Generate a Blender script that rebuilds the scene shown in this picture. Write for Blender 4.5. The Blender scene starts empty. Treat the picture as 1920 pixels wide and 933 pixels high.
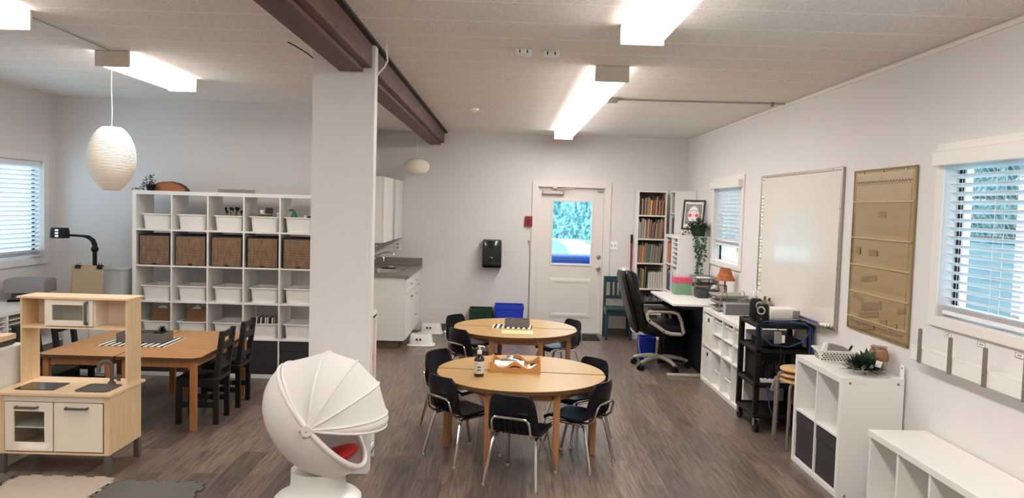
import bpy, bmesh, math, random
from mathutils import Matrix, Vector
R = random.Random(7)
PI = math.pi
C = bpy.context.scene.collection
sc = bpy.context.scene

# ------------------------------------------------------------------ materials
def lin(c):
    out = []
    for v in c:
        v = v / 255.0
        out.append(v / 12.92 if v <= 0.04045 else ((v + 0.055) / 1.055) ** 2.4)
    return (out[0], out[1], out[2], 1)

MATS = {}
def mat(name, rgb, rough=0.5, metal=0.0, bump=0.0, bscale=200, var=0.0, vscale=6, emit=0, coat=0.0, alpha=1.0):
    if name in MATS: return MATS[name]
    m = bpy.data.materials.new(name); m.use_nodes = True
    nt = m.node_tree; b = nt.nodes['Principled BSDF']
    col = lin(rgb)
    b.inputs['Base Color'].default_value = col
    b.inputs['Roughness'].default_value = rough
    b.inputs['Metallic'].default_value = metal
    if coat: b.inputs['Coat Weight'].default_value = coat
    if alpha < 1: b.inputs['Alpha'].default_value = alpha
    tc = nt.nodes.new('ShaderNodeTexCoord')
    if var:
        n = nt.nodes.new('ShaderNodeTexNoise'); n.inputs['Scale'].default_value = vscale; n.inputs['Detail'].default_value = 4
        nt.links.new(tc.outputs['Object'], n.inputs['Vector'])
        mx = nt.nodes.new('ShaderNodeMix'); mx.data_type = 'RGBA'
        mx.inputs['A'].default_value = tuple(max(0, v * (1 - var)) for v in col[:3]) + (1,)
        mx.inputs['B'].default_value = tuple(min(1, v * (1 + var)) for v in col[:3]) + (1,)
        nt.links.new(n.outputs['Fac'], mx.inputs['Factor']); nt.links.new(mx.outputs['Result'], b.inputs['Base Color'])
    if bump:
        n = nt.nodes.new('ShaderNodeTexNoise'); n.inputs['Scale'].default_value = bscale; n.inputs['Detail'].default_value = 3
        nt.links.new(tc.outputs['Object'], n.inputs['Vector'])
        bp = nt.nodes.new('ShaderNodeBump'); bp.inputs['Strength'].default_value = bump; bp.inputs['Distance'].default_value = 0.01
        nt.links.new(n.outputs['Fac'], bp.inputs['Height']); nt.links.new(bp.outputs['Normal'], b.inputs['Normal'])
    if emit:
        b.inputs['Emission Color'].default_value = col; b.inputs['Emission Strength'].default_value = emit
    MATS[name] = m
    return m

def wood(name, c1, c2, rough=0.45, axis=0, scale=1.0, coat=0.0):
    m = bpy.data.materials.new(name); m.use_nodes = True
    nt = m.node_tree; b = nt.nodes['Principled BSDF']; b.inputs['Roughness'].default_value = rough
    if coat: b.inputs['Coat Weight'].default_value = coat
    tc = nt.nodes.new('ShaderNodeTexCoord'); mp = nt.nodes.new('ShaderNodeMapping')
    s = [22 * scale] * 3; s[axis] = 1.6 * scale
    mp.inputs['Scale'].default_value = s
    n = nt.nodes.new('ShaderNodeTexNoise'); n.inputs['Scale'].default_value = 3; n.inputs['Detail'].default_value = 6
    rp = nt.nodes.new('ShaderNodeValToRGB')
    rp.color_ramp.elements[0].position = 0.3; rp.color_ramp.elements[0].color = lin(c1)
    rp.color_ramp.elements[1].position = 0.7; rp.color_ramp.elements[1].color = lin(c2)
    nt.links.new(tc.outputs['Object'], mp.inputs['Vector']); nt.links.new(mp.outputs['Vector'], n.inputs['Vector'])
    nt.links.new(n.outputs['Fac'], rp.inputs['Fac']); nt.links.new(rp.outputs['Color'], b.inputs['Base Color'])
    MATS[name] = m
    return m

def stripes(name, ca, cb, axis, period, duty=0.5, rough=0.6, noise=0.0, bump=0.0):
    """two colours alternating along one object axis"""
    m = bpy.data.materials.new(name); m.use_nodes = True
    nt = m.node_tree; b = nt.nodes['Principled BSDF']; b.inputs['Roughness'].default_value = rough
    tc = nt.nodes.new('ShaderNodeTexCoord'); sp = nt.nodes.new('ShaderNodeSeparateXYZ')
    nt.links.new(tc.outputs['Object'], sp.inputs['Vector'])
    md = nt.nodes.new('ShaderNodeMath'); md.operation = 'MULTIPLY'; md.inputs[1].default_value = 1.0 / period
    nt.links.new(sp.outputs[axis], md.inputs[0])
    fr = nt.nodes.new('ShaderNodeMath'); fr.operation = 'FRACT'; nt.links.new(md.outputs[0], fr.inputs[0])
    gt = nt.nodes.new('ShaderNodeMath'); gt.operation = 'GREATER_THAN'; gt.inputs[1].default_value = duty
    nt.links.new(fr.outputs[0], gt.inputs[0])
    mx = nt.nodes.new('ShaderNodeMix'); mx.data_type = 'RGBA'
    mx.inputs['A'].default_value = lin(ca); mx.inputs['B'].default_value = lin(cb)
    nt.links.new(gt.outputs[0], mx.inputs['Factor'])
    last = mx.outputs['Result']
    if noise:
        n = nt.nodes.new('ShaderNodeTexNoise'); n.inputs['Scale'].default_value = 18
        mp = nt.nodes.new('ShaderNodeMapping'); mp.inputs['Scale'].default_value = (3, 3, 0.6)
        nt.links.new(tc.outputs['Object'], mp.inputs['Vector']); nt.links.new(mp.outputs['Vector'], n.inputs['Vector'])
        m2 = nt.nodes.new('ShaderNodeMix'); m2.data_type = 'RGBA'; m2.blend_type = 'OVERLAY'
        m2.inputs['Factor'].default_value = noise
        nt.links.new(last, m2.inputs['A']); nt.links.new(n.outputs['Fac'], m2.inputs['B']); last = m2.outputs['Result']
    nt.links.new(last, b.inputs['Base Color'])
    if bump:
        bp = nt.nodes.new('ShaderNodeBump'); bp.inputs['Strength'].default_value = bump; bp.inputs['Distance'].default_value = 0.004
        nt.links.new(gt.outputs[0], bp.inputs['Height']); nt.links.new(bp.outputs['Normal'], b.inputs['Normal'])
    MATS[name] = m
    return m

def glassmat(name, tint=(1, 1, 1), gloss=0.08, rough=0.02):
    m = bpy.data.materials.new(name); m.use_nodes = True
    nt = m.node_tree; nt.nodes.clear()
    o = nt.nodes.new('ShaderNodeOutputMaterial'); t = nt.nodes.new('ShaderNodeBsdfTransparent'); g = nt.nodes.new('ShaderNodeBsdfGlossy')
    t.inputs['Color'].default_value = (*tint, 1); g.inputs['Roughness'].default_value = rough
    mx = nt.nodes.new('ShaderNodeMixShader'); mx.inputs[0].default_value = gloss
    nt.links.new(t.outputs[0], mx.inputs[1]); nt.links.new(g.outputs[0], mx.inputs[2]); nt.links.new(mx.outputs[0], o.inputs['Surface'])
    MATS[name] = m
    return m

def floor_mat():
    m = bpy.data.materials.new('vinyl_plank'); m.use_nodes = True
    nt = m.node_tree; b = nt.nodes['Principled BSDF']; L = nt.links.new
    tc = nt.nodes.new('ShaderNodeTexCoord'); mp = nt.nodes.new('ShaderNodeMapping')
    mp.inputs['Rotation'].default_value = (0, 0, PI / 2); L(tc.outputs['Object'], mp.inputs['Vector'])
    br = nt.nodes.new('ShaderNodeTexBrick')
    br.offset = 0.37; br.inputs['Scale'].default_value = 1; br.inputs['Brick Width'].default_value = 1.22; br.inputs['Row Height'].default_value = 0.178
    br.inputs['Mortar Size'].default_value = 0.0012; br.inputs['Mortar Smooth'].default_value = 0.1; br.inputs['Bias'].default_value = 0.0
    br.inputs['Color1'].default_value = lin((139, 121, 109)); br.inputs['Color2'].default_value = lin((104, 92, 84)); br.inputs['Mortar'].default_value = lin((140, 130, 122))
    L(mp.outputs['Vector'], br.inputs['Vector'])
    m2 = nt.nodes.new('ShaderNodeMapping'); m2.inputs['Scale'].default_value = (26, 1.6, 1); L(tc.outputs['Object'], m2.inputs['Vector'])
    n = nt.nodes.new('ShaderNodeTexNoise'); n.inputs['Scale'].default_value = 2.2; n.inputs['Detail'].default_value = 7; n.inputs['Distortion'].default_value = 0.6
    L(m2.outputs['Vector'], n.inputs['Vector'])
    rp = nt.nodes.new('ShaderNodeValToRGB')
    rp.color_ramp.elements[0].position = 0.32; rp.color_ramp.elements[0].color = (0.42, 0.405, 0.39, 1)
    rp.color_ramp.elements[1].position = 0.66; rp.color_ramp.elements[1].color = (1.2, 1.18, 1.16, 1)
    L(n.outputs['Fac'], rp.inputs['Fac'])
    n3 = nt.nodes.new('ShaderNodeTexNoise'); n3.inputs['Scale'].default_value = 1.1; n3.inputs['Detail'].default_value = 2
    L(tc.outputs['Object'], n3.inputs['Vector'])
    mx = nt.nodes.new('ShaderNodeMix'); mx.data_type = 'RGBA'; mx.blend_type = 'MULTIPLY'; mx.inputs['Factor'].default_value = 0.85
    L(br.outputs['Color'], mx.inputs['A']); L(rp.outputs['Color'], mx.inputs['B'])
    L(mx.outputs['Result'], b.inputs['Base Color'])
    b.inputs['Roughness'].default_value = 0.36
    b.inputs['Specular IOR Level'].default_value = 0.5
    bp = nt.nodes.new('ShaderNodeBump'); bp.inputs['Strength'].default_value = 0.15; bp.inputs['Distance'].default_value = 0.002
    L(n.outputs['Fac'], bp.inputs['Height']); L(bp.outputs['Normal'], b.inputs['Normal'])
    return m

def ceiling_mat():
    m = bpy.data.materials.new('stippled_ceiling'); m.use_nodes = True
    nt = m.node_tree; b = nt.nodes['Principled BSDF']; L = nt.links.new
    tc = nt.nodes.new('ShaderNodeTexCoord'); sp = nt.nodes.new('ShaderNodeSeparateXYZ'); L(tc.outputs['Object'], sp.inputs['Vector'])
    a = nt.nodes.new('ShaderNodeMath'); a.operation = 'ADD'; a.inputs[1].default_value = 40.0 - 0.15; L(sp.outputs['Y'], a.inputs[0])
    d = nt.nodes.new('ShaderNodeMath'); d.operation = 'MULTIPLY'; d.inputs[1].default_value = 1 / 0.405; L(a.outputs[0], d.inputs[0])
    f = nt.nodes.new('ShaderNodeMath'); f.operation = 'FRACT'; L(d.outputs[0], f.inputs[0])
    g = nt.nodes.new('ShaderNodeMath'); g.operation = 'LESS_THAN'; g.inputs[1].default_value = 0.03; L(f.outputs[0], g.inputs[0])
    mx = nt.nodes.new('ShaderNodeMix'); mx.data_type = 'RGBA'
    mx.inputs['A'].default_value = lin((237, 231, 225)); mx.inputs['B'].default_value = lin((255, 255, 255)); L(g.outputs[0], mx.inputs['Factor'])
    n = nt.nodes.new('ShaderNodeTexNoise'); n.inputs['Scale'].default_value = 70; n.inputs['Detail'].default_value = 4; n.inputs['Roughness'].default_value = 0.7
    L(tc.outputs['Object'], n.inputs['Vector'])
    rp = nt.nodes.new('ShaderNodeValToRGB'); rp.color_ramp.elements[0].position = 0.36; rp.color_ramp.elements[0].color = (0.8, 0.79, 0.77, 1)
    rp.color_ramp.elements[1].position = 0.5; rp.color_ramp.elements[1].color = (1, 1, 1, 1); L(n.outputs['Fac'], rp.inputs['Fac'])
    m2 = nt.nodes.new('ShaderNodeMix'); m2.data_type = 'RGBA'; m2.blend_type = 'MULTIPLY'; m2.inputs['Factor'].default_value = 1
    L(mx.outputs['Result'], m2.inputs['A']); L(rp.outputs['Color'], m2.inputs['B']); L(m2.outputs['Result'], b.inputs['Base Color'])
    b.inputs['Roughness'].default_value = 0.9
    bp = nt.nodes.new('ShaderNodeBump'); bp.inputs['Strength'].default_value = 0.35; bp.inputs['Distance'].default_value = 0.006
    L(n.outputs['Fac'], bp.inputs['Height']); L(bp.outputs['Normal'], b.inputs['Normal'])
    return m

wall = mat('painted_wall', (224, 220, 217), 0.7, bump=0.06, bscale=160)
white = mat('white_laminate', (236, 233, 228), 0.38)
whitep = mat('white_plastic', (238, 235, 229), 0.35)
whitem = mat('white_enamel', (246, 244, 240), 0.45)
blindm = mat('blind_white', (238, 240, 242), 0.5)
trimm = mat('white_trim', (232, 228, 222), 0.45)
doorm = mat('white_door_paint', (228, 223, 216), 0.4)
birch = wood('birch_ply', (222, 190, 146), (236, 208, 166), 0.5, 2, 0.8)
birch_x = wood('birch_ply_flat', (226, 196, 154), (240, 214, 176), 0.5, 0, 0.8)
kwhite = mat('warm_white_panel', (240, 230, 212), 0.45)
dgrey = mat('dark_grey_plastic', (92, 86, 80), 0.5)
oak = wood('oak_leg', (168, 112, 66), (190, 132, 82), 0.5, 2, 0.9)
oaktop = wood('oak_tabletop', (178, 128, 78), (206, 154, 98), 0.35, 0, 0.8)
maple = mat('maple_laminate', (190, 152, 92), 0.33, var=0.05, vscale=40)
edge = mat('dark_wood_edge', (92, 62, 38), 0.5)
legw = wood('beech_leg', (172, 118, 76), (192, 138, 92), 0.5, 2, 0.8)
navy = mat('navy_plastic', (13, 15, 24), 0.36)
chrome = mat('chrome', (214, 210, 204), 0.16, 1.0)
steel = mat('brushed_steel', (186, 182, 176), 0.32, 1.0)
alum = mat('aluminium', (178, 172, 164), 0.4, 0.8)
galv = mat('galvanised_grey', (140, 130, 120), 0.5, 0.35, var=0.1, vscale=20)
blackw = mat('black_painted_wood', (17, 17, 18), 0.5)
blackp = mat('black_plastic', (13, 13, 15), 0.5)
leather = mat('black_leather', (11, 11, 12), 0.36, bump=0.1, bscale=120)
for m_ in (leather, navy, blackp): m_.node_tree.nodes['Principled BSDF'].inputs['Specular IOR Level'].default_value = .3
silverp = mat('silver_plastic', (190, 186, 174), 0.35, 0.4)
charc = mat('charcoal_fabric', (50, 48, 50), 0.9, bump=0.2, bscale=400)
bamboo = stripes('bamboo_weave', (66, 50, 40), (140, 112, 84), 'Z', 0.0135, 0.26, 0.7, noise=0.75, bump=0.5)
blackedge = mat('black_binding', (30, 26, 24), 0.8)
beamm = wood('stained_beam', (72, 45, 36), (104, 66, 53), 0.55, 1, 0.5)
beamd = mat('gap_shadow_strip', (34, 22, 18), 0.7)
paper = mat('rice_paper', (246, 240, 226), 0.8, bump=0.1, bscale=30)
lapgrey = mat('grey_laminate', (138, 128, 118), 0.4, var=0.12, vscale=8)
brownk = mat('brown_kick', (92, 76, 66), 0.6)
baseb = mat('brown_base', (98, 84, 74), 0.6)
bluep = mat('blue_plastic', (30, 62, 190), 0.4)
greenp = mat('dark_green_plastic', (22, 58, 38), 0.4)
towel = mat('smoky_black_plastic', (20, 30, 26), 0.12, coat=0.5)
redm = mat('red_paint', (150, 26, 38), 0.4)
redf = mat('red_fabric', (214, 44, 44), 0.8)
teal = mat('teal_paint', (28, 58, 63), 0.45)
tubclear = mat('frosted_tub', (206, 212, 212), 0.3, alpha=0.72)
canopy = mat('white_fabric', (238, 235, 229), 0.75, bump=0.15, bscale=40, alpha=0.93)
greyb = mat('grey_equipment', (138, 137, 138), 0.5)
leafm = mat('leaf_green', (44, 74, 46), 0.5, var=0.4, vscale=30)
leafd = mat('leaf_dark', (30, 50, 36), 0.55, var=0.4, vscale=30)
eucal = mat('leaf_pale', (110, 132, 112), 0.6)
bark = mat('bark', (78, 52, 36), 0.8)
slabw = wood('wood_slab', (150, 92, 58), (182, 120, 78), 0.5, 0, 1.0)
concr = mat('grey_washed_wood', (112, 108, 104), 0.8, var=0.15, vscale=30)
strip = stripes('striped_mat', (246, 242, 234), (34, 32, 32), 'X', 0.052, 0.5, 0.8)
khaki = mat('khaki_vinyl', (172, 149, 110), 0.4, var=0.06, vscale=10)
clearv = glassmat('clear_vinyl', (0.97, 0.96, 0.93), 0.07, 0.12)
glass = glassmat('window_glass', (0.93, 0.98, 1.0), 0.06)
jarglass = mat('jar_glass', (206, 196, 180), 0.08, alpha=0.5, coat=0.5)
amber = mat('amber_glass', (44, 22, 10), 0.12, coat=0.6)
ink = mat('ink', (40, 38, 38), 0.7)
paperw = mat('paper_white', (244, 240, 232), 0.8)
wick = stripes('wicker', (120, 66, 30), (188, 118, 66), 'Z', 0.016, 0.35, 0.8, noise=0.6, bump=0.6)
wboard = mat('whiteboard_gloss', (226, 219, 207), 0.2, coat=0.4)
kraft = mat('kraft_board', (148, 112, 82), 0.8)
tanb = mat('tan_board', (184, 152, 112), 0.8)
wire = mat('silver_wire', (168, 164, 156), 0.4, 0.7)
meshm = mat('silver_mesh', (182, 179, 172), 0.5, 0.15)
diffus = mat('lit_diffuser', (255, 249, 245), 0.5, emit=25.0)
diffus_s = mat('lit_diffuser_side', (255, 249, 245), 0.5, emit=4.5)
screen = mat('black_glass', (24, 24, 28), 0.06)
burlap = mat('burlap', (166, 120, 84), 0.95, bump=0.4, bscale=300)
mat_l = mat('beige_foam', (188, 174, 158), 0.85, bump=0.15, bscale=300)
mat_d = mat('grey_foam', (104, 100, 94), 0.85, bump=0.15, bscale=300)
tray_w = wood('tray_pine', (196, 138, 82), (216, 160, 102), 0.5, 0, 0.9)
cable_b = mat('blue_cable', (40, 74, 120), 0.5)
cable_k = mat('black_cable', (22, 22, 24), 0.5)
pink = mat('pink_plastic', (222, 74, 106), 0.5)
mint = mat('mint_card', (122, 162, 124), 0.6)
floormat = mat('black_doormat', (34, 32, 34), 0.9, bump=0.3, bscale=200)

# ------------------------------------------------------------------ mesh builder
def rrect(w, d, r, n=4, cx=0, cy=0):
    r = min(r, w / 2 - 1e-4, d / 2 - 1e-4); pts = []
    for sx, sy, a0 in ((1, 1, 0), (-1, 1, PI / 2), (-1, -1, PI), (1, -1, 1.5 * PI)):
        for k in range(n + 1):
            a = a0 + k * PI / 2 / n
            pts.append((cx + sx * (w / 2 - r) + r * math.cos(a), cy + sy * (d / 2 - r) + r * math.sin(a)))
    return pts

class MB:
    def __init__(s): s.bm = bmesh.new()
    def box(s, x0, x1, y0, y1, z0, z1):
        v = [s.bm.verts.new((x, y, z)) for z in (z0, z1) for x, y in ((x0, y0), (x1, y0), (x1, y1), (x0, y1))]
        for f in ((3, 2, 1, 0), (4, 5, 6, 7), (0, 1, 5, 4), (1, 2, 6, 5), (2, 3, 7, 6), (3, 0, 4, 7)):
            s.bm.faces.new([v[i] for i in f])
        return s
    def skin(s, rings, cap0=True, cap1=True, closed=True):
        vr = [[s.bm.verts.new(p) for p in r] for r in rings]
        n = len(vr[0])
        for a, b in zip(vr, vr[1:]):
            for i in range(n if closed else n - 1):
                j = (i + 1) % n
                s.bm.faces.new((a[i], a[j], b[j], b[i]))
        if cap0: s.bm.faces.new(vr[0][::-1])
        if cap1: s.bm.faces.new(vr[-1])
        return s
    def loft(s, rings, n=4, cap0=True, cap1=True):
        """rings: (w, d, corner radius, z[, cx, cy])"""
        return s.skin([[(x, y, r[3]) for x, y in rrect(r[0], r[1], r[2], n, *(r[4:6] if len(r) > 4 else (0, 0)))] for r in rings], cap0, cap1)
    def lathe(s, prof, c=(0, 0, 0), n=28):
        rings = [[(c[0] + max(r, 1e-4) * math.cos(2 * PI * k / n), c[1] + max(r, 1e-4) * math.sin(2 * PI * k / n), c[2] + z) for k in range(n)] for r, z in prof]
        return s.skin(rings)
    def tube(s, pts, r, n=8, closed=False):
        P = [Vector(p) for p in pts]; rings = []; m = len(P)
        rr = r if isinstance(r, (list, tuple)) else [r] * m
        up = None
        for i in range(m):
            if closed: t = (P[(i + 1) % m] - P[i - 1]).normalized()
            else: t = (P[min(i + 1, m - 1)] - P[max(i - 1, 0)]).normalized()
            if up is None:
                up = Vector((0, 0, 1)) if abs(t.z) < 0.9 else Vector((1, 0, 0))
            u = (up - t * up.dot(t))
            if u.length < 1e-6: u = t.orthogonal()
            u.normalize(); w = t.cross(u); up = u
            rings.append([P[i] + rr[i] * (math.cos(2 * PI * k / n) * u + math.sin(2 * PI * k / n) * w) for k in range(n)])
        if closed:
            rings.append(rings[0]); return s.skin(rings, False, False)
        return s.skin(rings)
    def cyl(s, p, q, r, n=16, r2=None): return s.tube([p, q], [r, r if r2 is None else r2], n)
    def prism(s, poly, z0, z1): return s.skin([[(x, y, z0) for x, y in poly], [(x, y, z1) for x, y in poly]])
    def prism_y(s, poly, y0, y1): return s.skin([[(x, y0, z) for x, z in poly], [(x, y1, z) for x, z in poly]])
    def prism_x(s, poly, x0, x1): return s.skin([[(x0, y, z) for y, z in poly], [(x1, y, z) for y, z in poly]])
    def ell(s, c, r, n=20, m=12):
        return s.skin([[(c[0] + r[0] * math.sin(PI * j / m) * math.cos(2 * PI * k / n) + (1e-5 * math.cos(2 * PI * k / n)), c[1] + r[1] * math.sin(PI * j / m) * math.sin(2 * PI * k / n) + (1e-5 * math.sin(2 * PI * k / n)), c[2] - r[2] * math.cos(PI * j / m)) for k in range(n)] for j in range(m + 1)])
    def grid(s, fn, nu, nv):
        v = [[s.bm.verts.new(fn(i / nu, j / nv)) for j in range(nv + 1)] for i in range(nu + 1)]
        for i in range(nu):
            for j in range(nv): s.bm.faces.new((v[i][j], v[i + 1][j], v[i + 1][j + 1], v[i][j + 1]))
        return s
    def leaf(s, p, d, up, L, W):
        p = Vector(p); d = Vector(d).normalized(); u = Vector(up); sd = d.cross(u)
        if sd.length < 1e-4: sd = d.orthogonal()
        sd.normalize(); nn = sd.cross(d)
        a = [p, p + d * L * 0.35 + sd * W / 2 + nn * W * 0.12, p + d * L, p + d * L * 0.35 - sd * W / 2 + nn * W * 0.12, p + d * L * 0.5]
        v = [s.bm.verts.new(q) for q in a]
        s.bm.faces.new((v[0], v[1], v[4])); s.bm.faces.new((v[1], v[2], v[4])); s.bm.faces.new((v[2], v[3], v[4])); s.bm.faces.new((v[3], v[0], v[4]))
        return s
    def T(s, M): bmesh.ops.transform(s.bm, matrix=M, verts=s.bm.verts); return s

def rot(axis, deg): return Matrix.Rotation(math.radians(deg), 4, axis)
def tr(x, y, z): return Matrix.Translation((x, y, z))

def O(name, mb, m, parent=None, bev=0.0, smooth=False, label=None, solid=0.0, loc=None, rz=0.0, sub=0):
    bmesh.ops.recalc_face_normals(mb.bm, faces=mb.bm.faces)
    me = bpy.data.meshes.new(name); mb.bm.to_mesh(me); mb.bm.free()
    me.materials.append(m)
    if smooth or bev:
        me.shade_smooth()
        me.set_sharp_from_angle(angle=math.radians(40))
    o = bpy.data.objects.new(name, me); C.objects.link(o)
    if parent: o.parent = parent
    if loc: o.location = loc
    if rz: o.rotation_euler[2] = math.radians(rz)
    if solid:
        md = o.modifiers.new('solid', 'SOLIDIFY'); md.thickness = solid; md.offset = 0
    if bev:
        md = o.modifiers.new('bevel', 'BEVEL'); md.width = bev; md.segments = 2; md.limit_method = 'ANGLE'; md.angle_limit = math.radians(40)
    if sub:
        md = o.modifiers.new('sub', 'SUBSURF'); md.levels = sub; md.render_levels = sub
    if label: o['label'] = label
    return o

def tag(o, label, cat, group=None, kind=None):
    if label: o['label'] = label
    if cat: o['category'] = cat
    if group: o['group'] = group
    if kind: o['kind'] = kind
    return o

def thing(name, label, cat, loc=(0, 0, 0), rz=0.0, group=None):
    o = bpy.data.objects.new(name, None); C.objects.link(o)
    o.empty_display_size = 0.05
    o.location = loc; o.rotation_euler[2] = math.radians(rz)
    return tag(o, label, cat, group)

def dup(root, loc, rz=None, label=None, group=None):
    r = root.copy(); C.objects.link(r); r.location = loc
    if rz is not None: r.rotation_euler[2] = math.radians(rz)
    if label: r['label'] = label
    if group: r['group'] = group
    for ch in list(root.children):
        c = ch.copy(); C.objects.link(c); c.parent = r
        for g in list(ch.children):
            d = g.copy(); C.objects.link(d); d.parent = c
    return r

def struct(name, mb, m, parent=None, **k):
    o = O(name, mb, m, parent, **k)
    if not parent: o['kind'] = 'structure'
    return o

ORD = ['first', 'second', 'third', 'fourth', 'fifth', 'sixth', 'seventh', 'eighth', 'ninth', 'tenth', 'eleventh', 'twelfth', 'thirteenth', 'fourteenth', 'fifteenth', 'sixteenth', 'seventeenth', 'eighteenth', 'nineteenth', 'twentieth']
def ordn(i):
    if i < 20: return ORD[i]
    return ('twenty-' if i < 29 else 'thirty-') + ORD[(i - 20) % 10] if i not in (29,) else 'thirtieth'

# ------------------------------------------------------------------ room shell
XL, XR, YB, YK, XK, ZC, YF = -4.72, 2.51, 10.80, 8.15, -1.78, 2.767, -2.6
struct('floor', MB().box(XL - .1, XR + .1, YF - .1, YB + .1, -0.12, 0), floor_mat())
struct('ceiling', MB().box(XL - .1, XR + .1, YF - .1, YB + .1, ZC, ZC + .12), ceiling_mat())

def holed(axis, a0, a1, u0, u1, z0, z1, holes):
    b = MB()
    us = sorted({u0, u1, *[h[0] for h in holes], *[h[1] for h in holes]}); zs = sorted({z0, z1, *[h[2] for h in holes], *[h[3] for h in holes]})
    for ua, ub in zip(us, us[1:]):
        for za, zb in zip(zs, zs[1:]):
            mu, mz = (ua + ub) / 2, (za + zb) / 2
            if any(h[0] < mu < h[1] and h[2] < mz < h[3] for h in holes): continue
            if axis == 'X': b.box(a0, a1, ua, ub, za, zb)
            else: b.box(ua, ub, a0, a1, za, zb)
    bmesh.ops.remove_doubles(b.bm, verts=b.bm.verts, dist=1e-5)
    return b
W1 = (8.22, 9.30, 1.20, 2.10)     # small window, right wall
W2 = (2.60, 4.42, 1.20, 2.12)     # near window, right wall
W3 = (5.60, 7.92, 1.10, 2.08)     # left wall window
DX0, DX1, DZ = 0.435, 1.385, 2.055
struct('wall_right', holed('X', XR, XR + .14, YF, YB + .1, 0, ZC, [W1, W2]), wall)
struct('wall_left', holed('X', XL - .14, XL, YF, YK, 0, ZC, [W3]), wall)
struct('wall_back', holed('Y', YB, YB + .14, XK, XR, 0, ZC, [(DX0, DX1, 0, DZ)]), wall)
struct('wall_left_back', MB().box(XL, XK - .1, YK, YK + .1, 0, ZC), wall)
struct('wall_kitchen', MB().box(XK - .1, XK, YK, YB, 0, ZC), wall)
struct('wall_front', MB().box(XL, XR, YF - .1, YF, 0, ZC), wall)
struct('baseboard_back', MB().box(XK + .65, DX0 - .08, YB - .012, YB, 0, .095).box(DX1 + .08, XR, YB - .012, YB, 0, .095), baseb)
struct('trim_ceiling', MB().box(XR - .012, XR, YF, YB, ZC - .035, ZC - .012), trimm)
# column
col_ = struct('wall_column', MB().box(-1.243, -.862, 4.94, 5.055, 0, ZC), wall)
struct('trim_column', MB().box(-.862, -.852, 4.945, 5.05, 0, ZC - .02), trimm)

# ceiling beam: dark stained timber running away from the camera
def beam(name, y0, y1):
    b = struct(name, MB().box(-1.05, -.872, y0, y1, 2.605, 2.757), beamm)
    o = O('trim_plate', MB().box(-1.07, -.925, y0 - .01, y1 - .01, 2.578, 2.606), beamm, b)
    O('trim_gap_shadow', MB().box(-.90, -.838, y0, y1 + .1, 2.748, 2.766), beamd, b)  # near-black strip stands in for the shadow between beam and ceiling
beam('trim_beam', -2.59, 4.935)
beam('trim_beam.001', 5.06, 10.68)

# ------------------------------------------------------------------ windows and blinds
def window(n, xw, hole, sgn, mull):
    """sgn: +1 right wall (room side is -x), -1 left wall"""
    y0, y1, z0, z1 = hole; t = .075
    inx = lambda d: xw - sgn * d     # d>0 into the room
    def bx(b, d0, d1, *r):
        a, c = sorted((inx(d0), inx(d1))); return b.box(a, c, *r)
    b = MB()
    tb = .058; bx(b, 0, .018, y0 - t, y0, z0 - tb, z1 + t); bx(b, 0, .018, y1, y1 + t, z0 - tb, z1 + t)
    bx(b, 0, .018, y0, y1, z1, z1 + t); bx(b, 0, .022, y0, y1, z0 - tb, z0)
    w = struct('window_%d' % n, b, trimm, bev=.003)
    s = MB(); f = .05
    bx(s, -.13, -.09, y0, y0 + f, z0, z1); bx(s, -.13, -.09, y1 - f, y1, z0, z1)
    bx(s, -.13, -.09, y0, y1, z0, z0 + f); bx(s, -.13, -.09, y0, y1, z1 - f, z1)
    for m in mull: bx(s, -.13, -.085, m - .035, m + .035, z0, z1)
    O('window_frame', s, whitem, w, bev=.004)
    k_ = MB(); bx(k_, -.105, -.078, y1 - .03, y1 - .004, z0 + .01, z1 - .01); O('gasket', k_, blackp, w)
    g = MB(); bx(g, -.112, -.108, y0 + .01, y1 - .01, z0 + .01, z1 - .01)
    O('pane', g, glass, w)
    return w
window(1, XR, W1, 1, [8.62])
window(2, XR, W2, 1, [3.88])
window(3, XL, W3, -1, [6.6])

def blind(label, xw, hole, sgn, zbot, tilt, pitch, valance, cords):
    y0, y1, z0, z1 = hole
    r = thing('window_blind', label, 'blind', (xw, (y0 + y1) / 2, z0 if zbot < z0 + .15 else zbot - .05))
    ox, oy, oz = r.location
    L = (y1 - y0) / 2 - .012
    xc = sgn * .04
    s = MB(); z = z1 - .07; n = 0
    M = []
    while z > zbot + .02:
        q = MB(); q.box(-.025, .025, -L, L, -.0013, .0013).T(tr(xc, 0, z - oz) @ Matrix.Rotation(sgn * math.radians(tilt), 4, 'Y'))
        me = bpy.data.meshes.new('tmp'); q.bm.to_mesh(me); s.bm.from_mesh(me); bpy.data.meshes.remove(me); q.bm.free()
        z -= pitch
    O('slats', s, blindm, r)
    O('bottom_rail', MB().box(xc - .026, xc + .026, -L, L, zbot - .02 - oz, zbot + .005 - oz), blindm, r, bev=.003)
    st = MB()
    for k in range(5): st.box(xc - .026, xc + .026, -L, L, zbot + .009 + k * .006 - oz, zbot + .011 + k * .006 - oz)
    O('stacked_slats', st, blindm, r)
    for yy in cords:
        for dx in (-.026, .026): O('ladder_cord', MB().cyl((xc + dx, yy - oy, zbot - oz), (xc + dx, yy - oy, z1 - .04 - oz), .0013, 6), whitem, r)
    v = MB()
    a, b2 = sorted((-sgn * .065, -sgn * .02)); v.box(a, b2, -L - .05 if valance else -L, L + .05 if valance else L, z1 - .06 - oz, z1 + .022 - oz)
    if valance:
        O('valance', v, trimm, r, bev=.003)
    h = MB().box(xc - .028, xc + .028, -L, L, z1 - .055 - oz, z1 - .002 - oz)
    O('headrail', h, blindm, r)
    return r
blind('white slatted blind hanging partly lowered over the small far window above the desk', XR, W1, 1, 1.40, 52, .044, True, (8.45, 8.75, 9.05))
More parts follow.
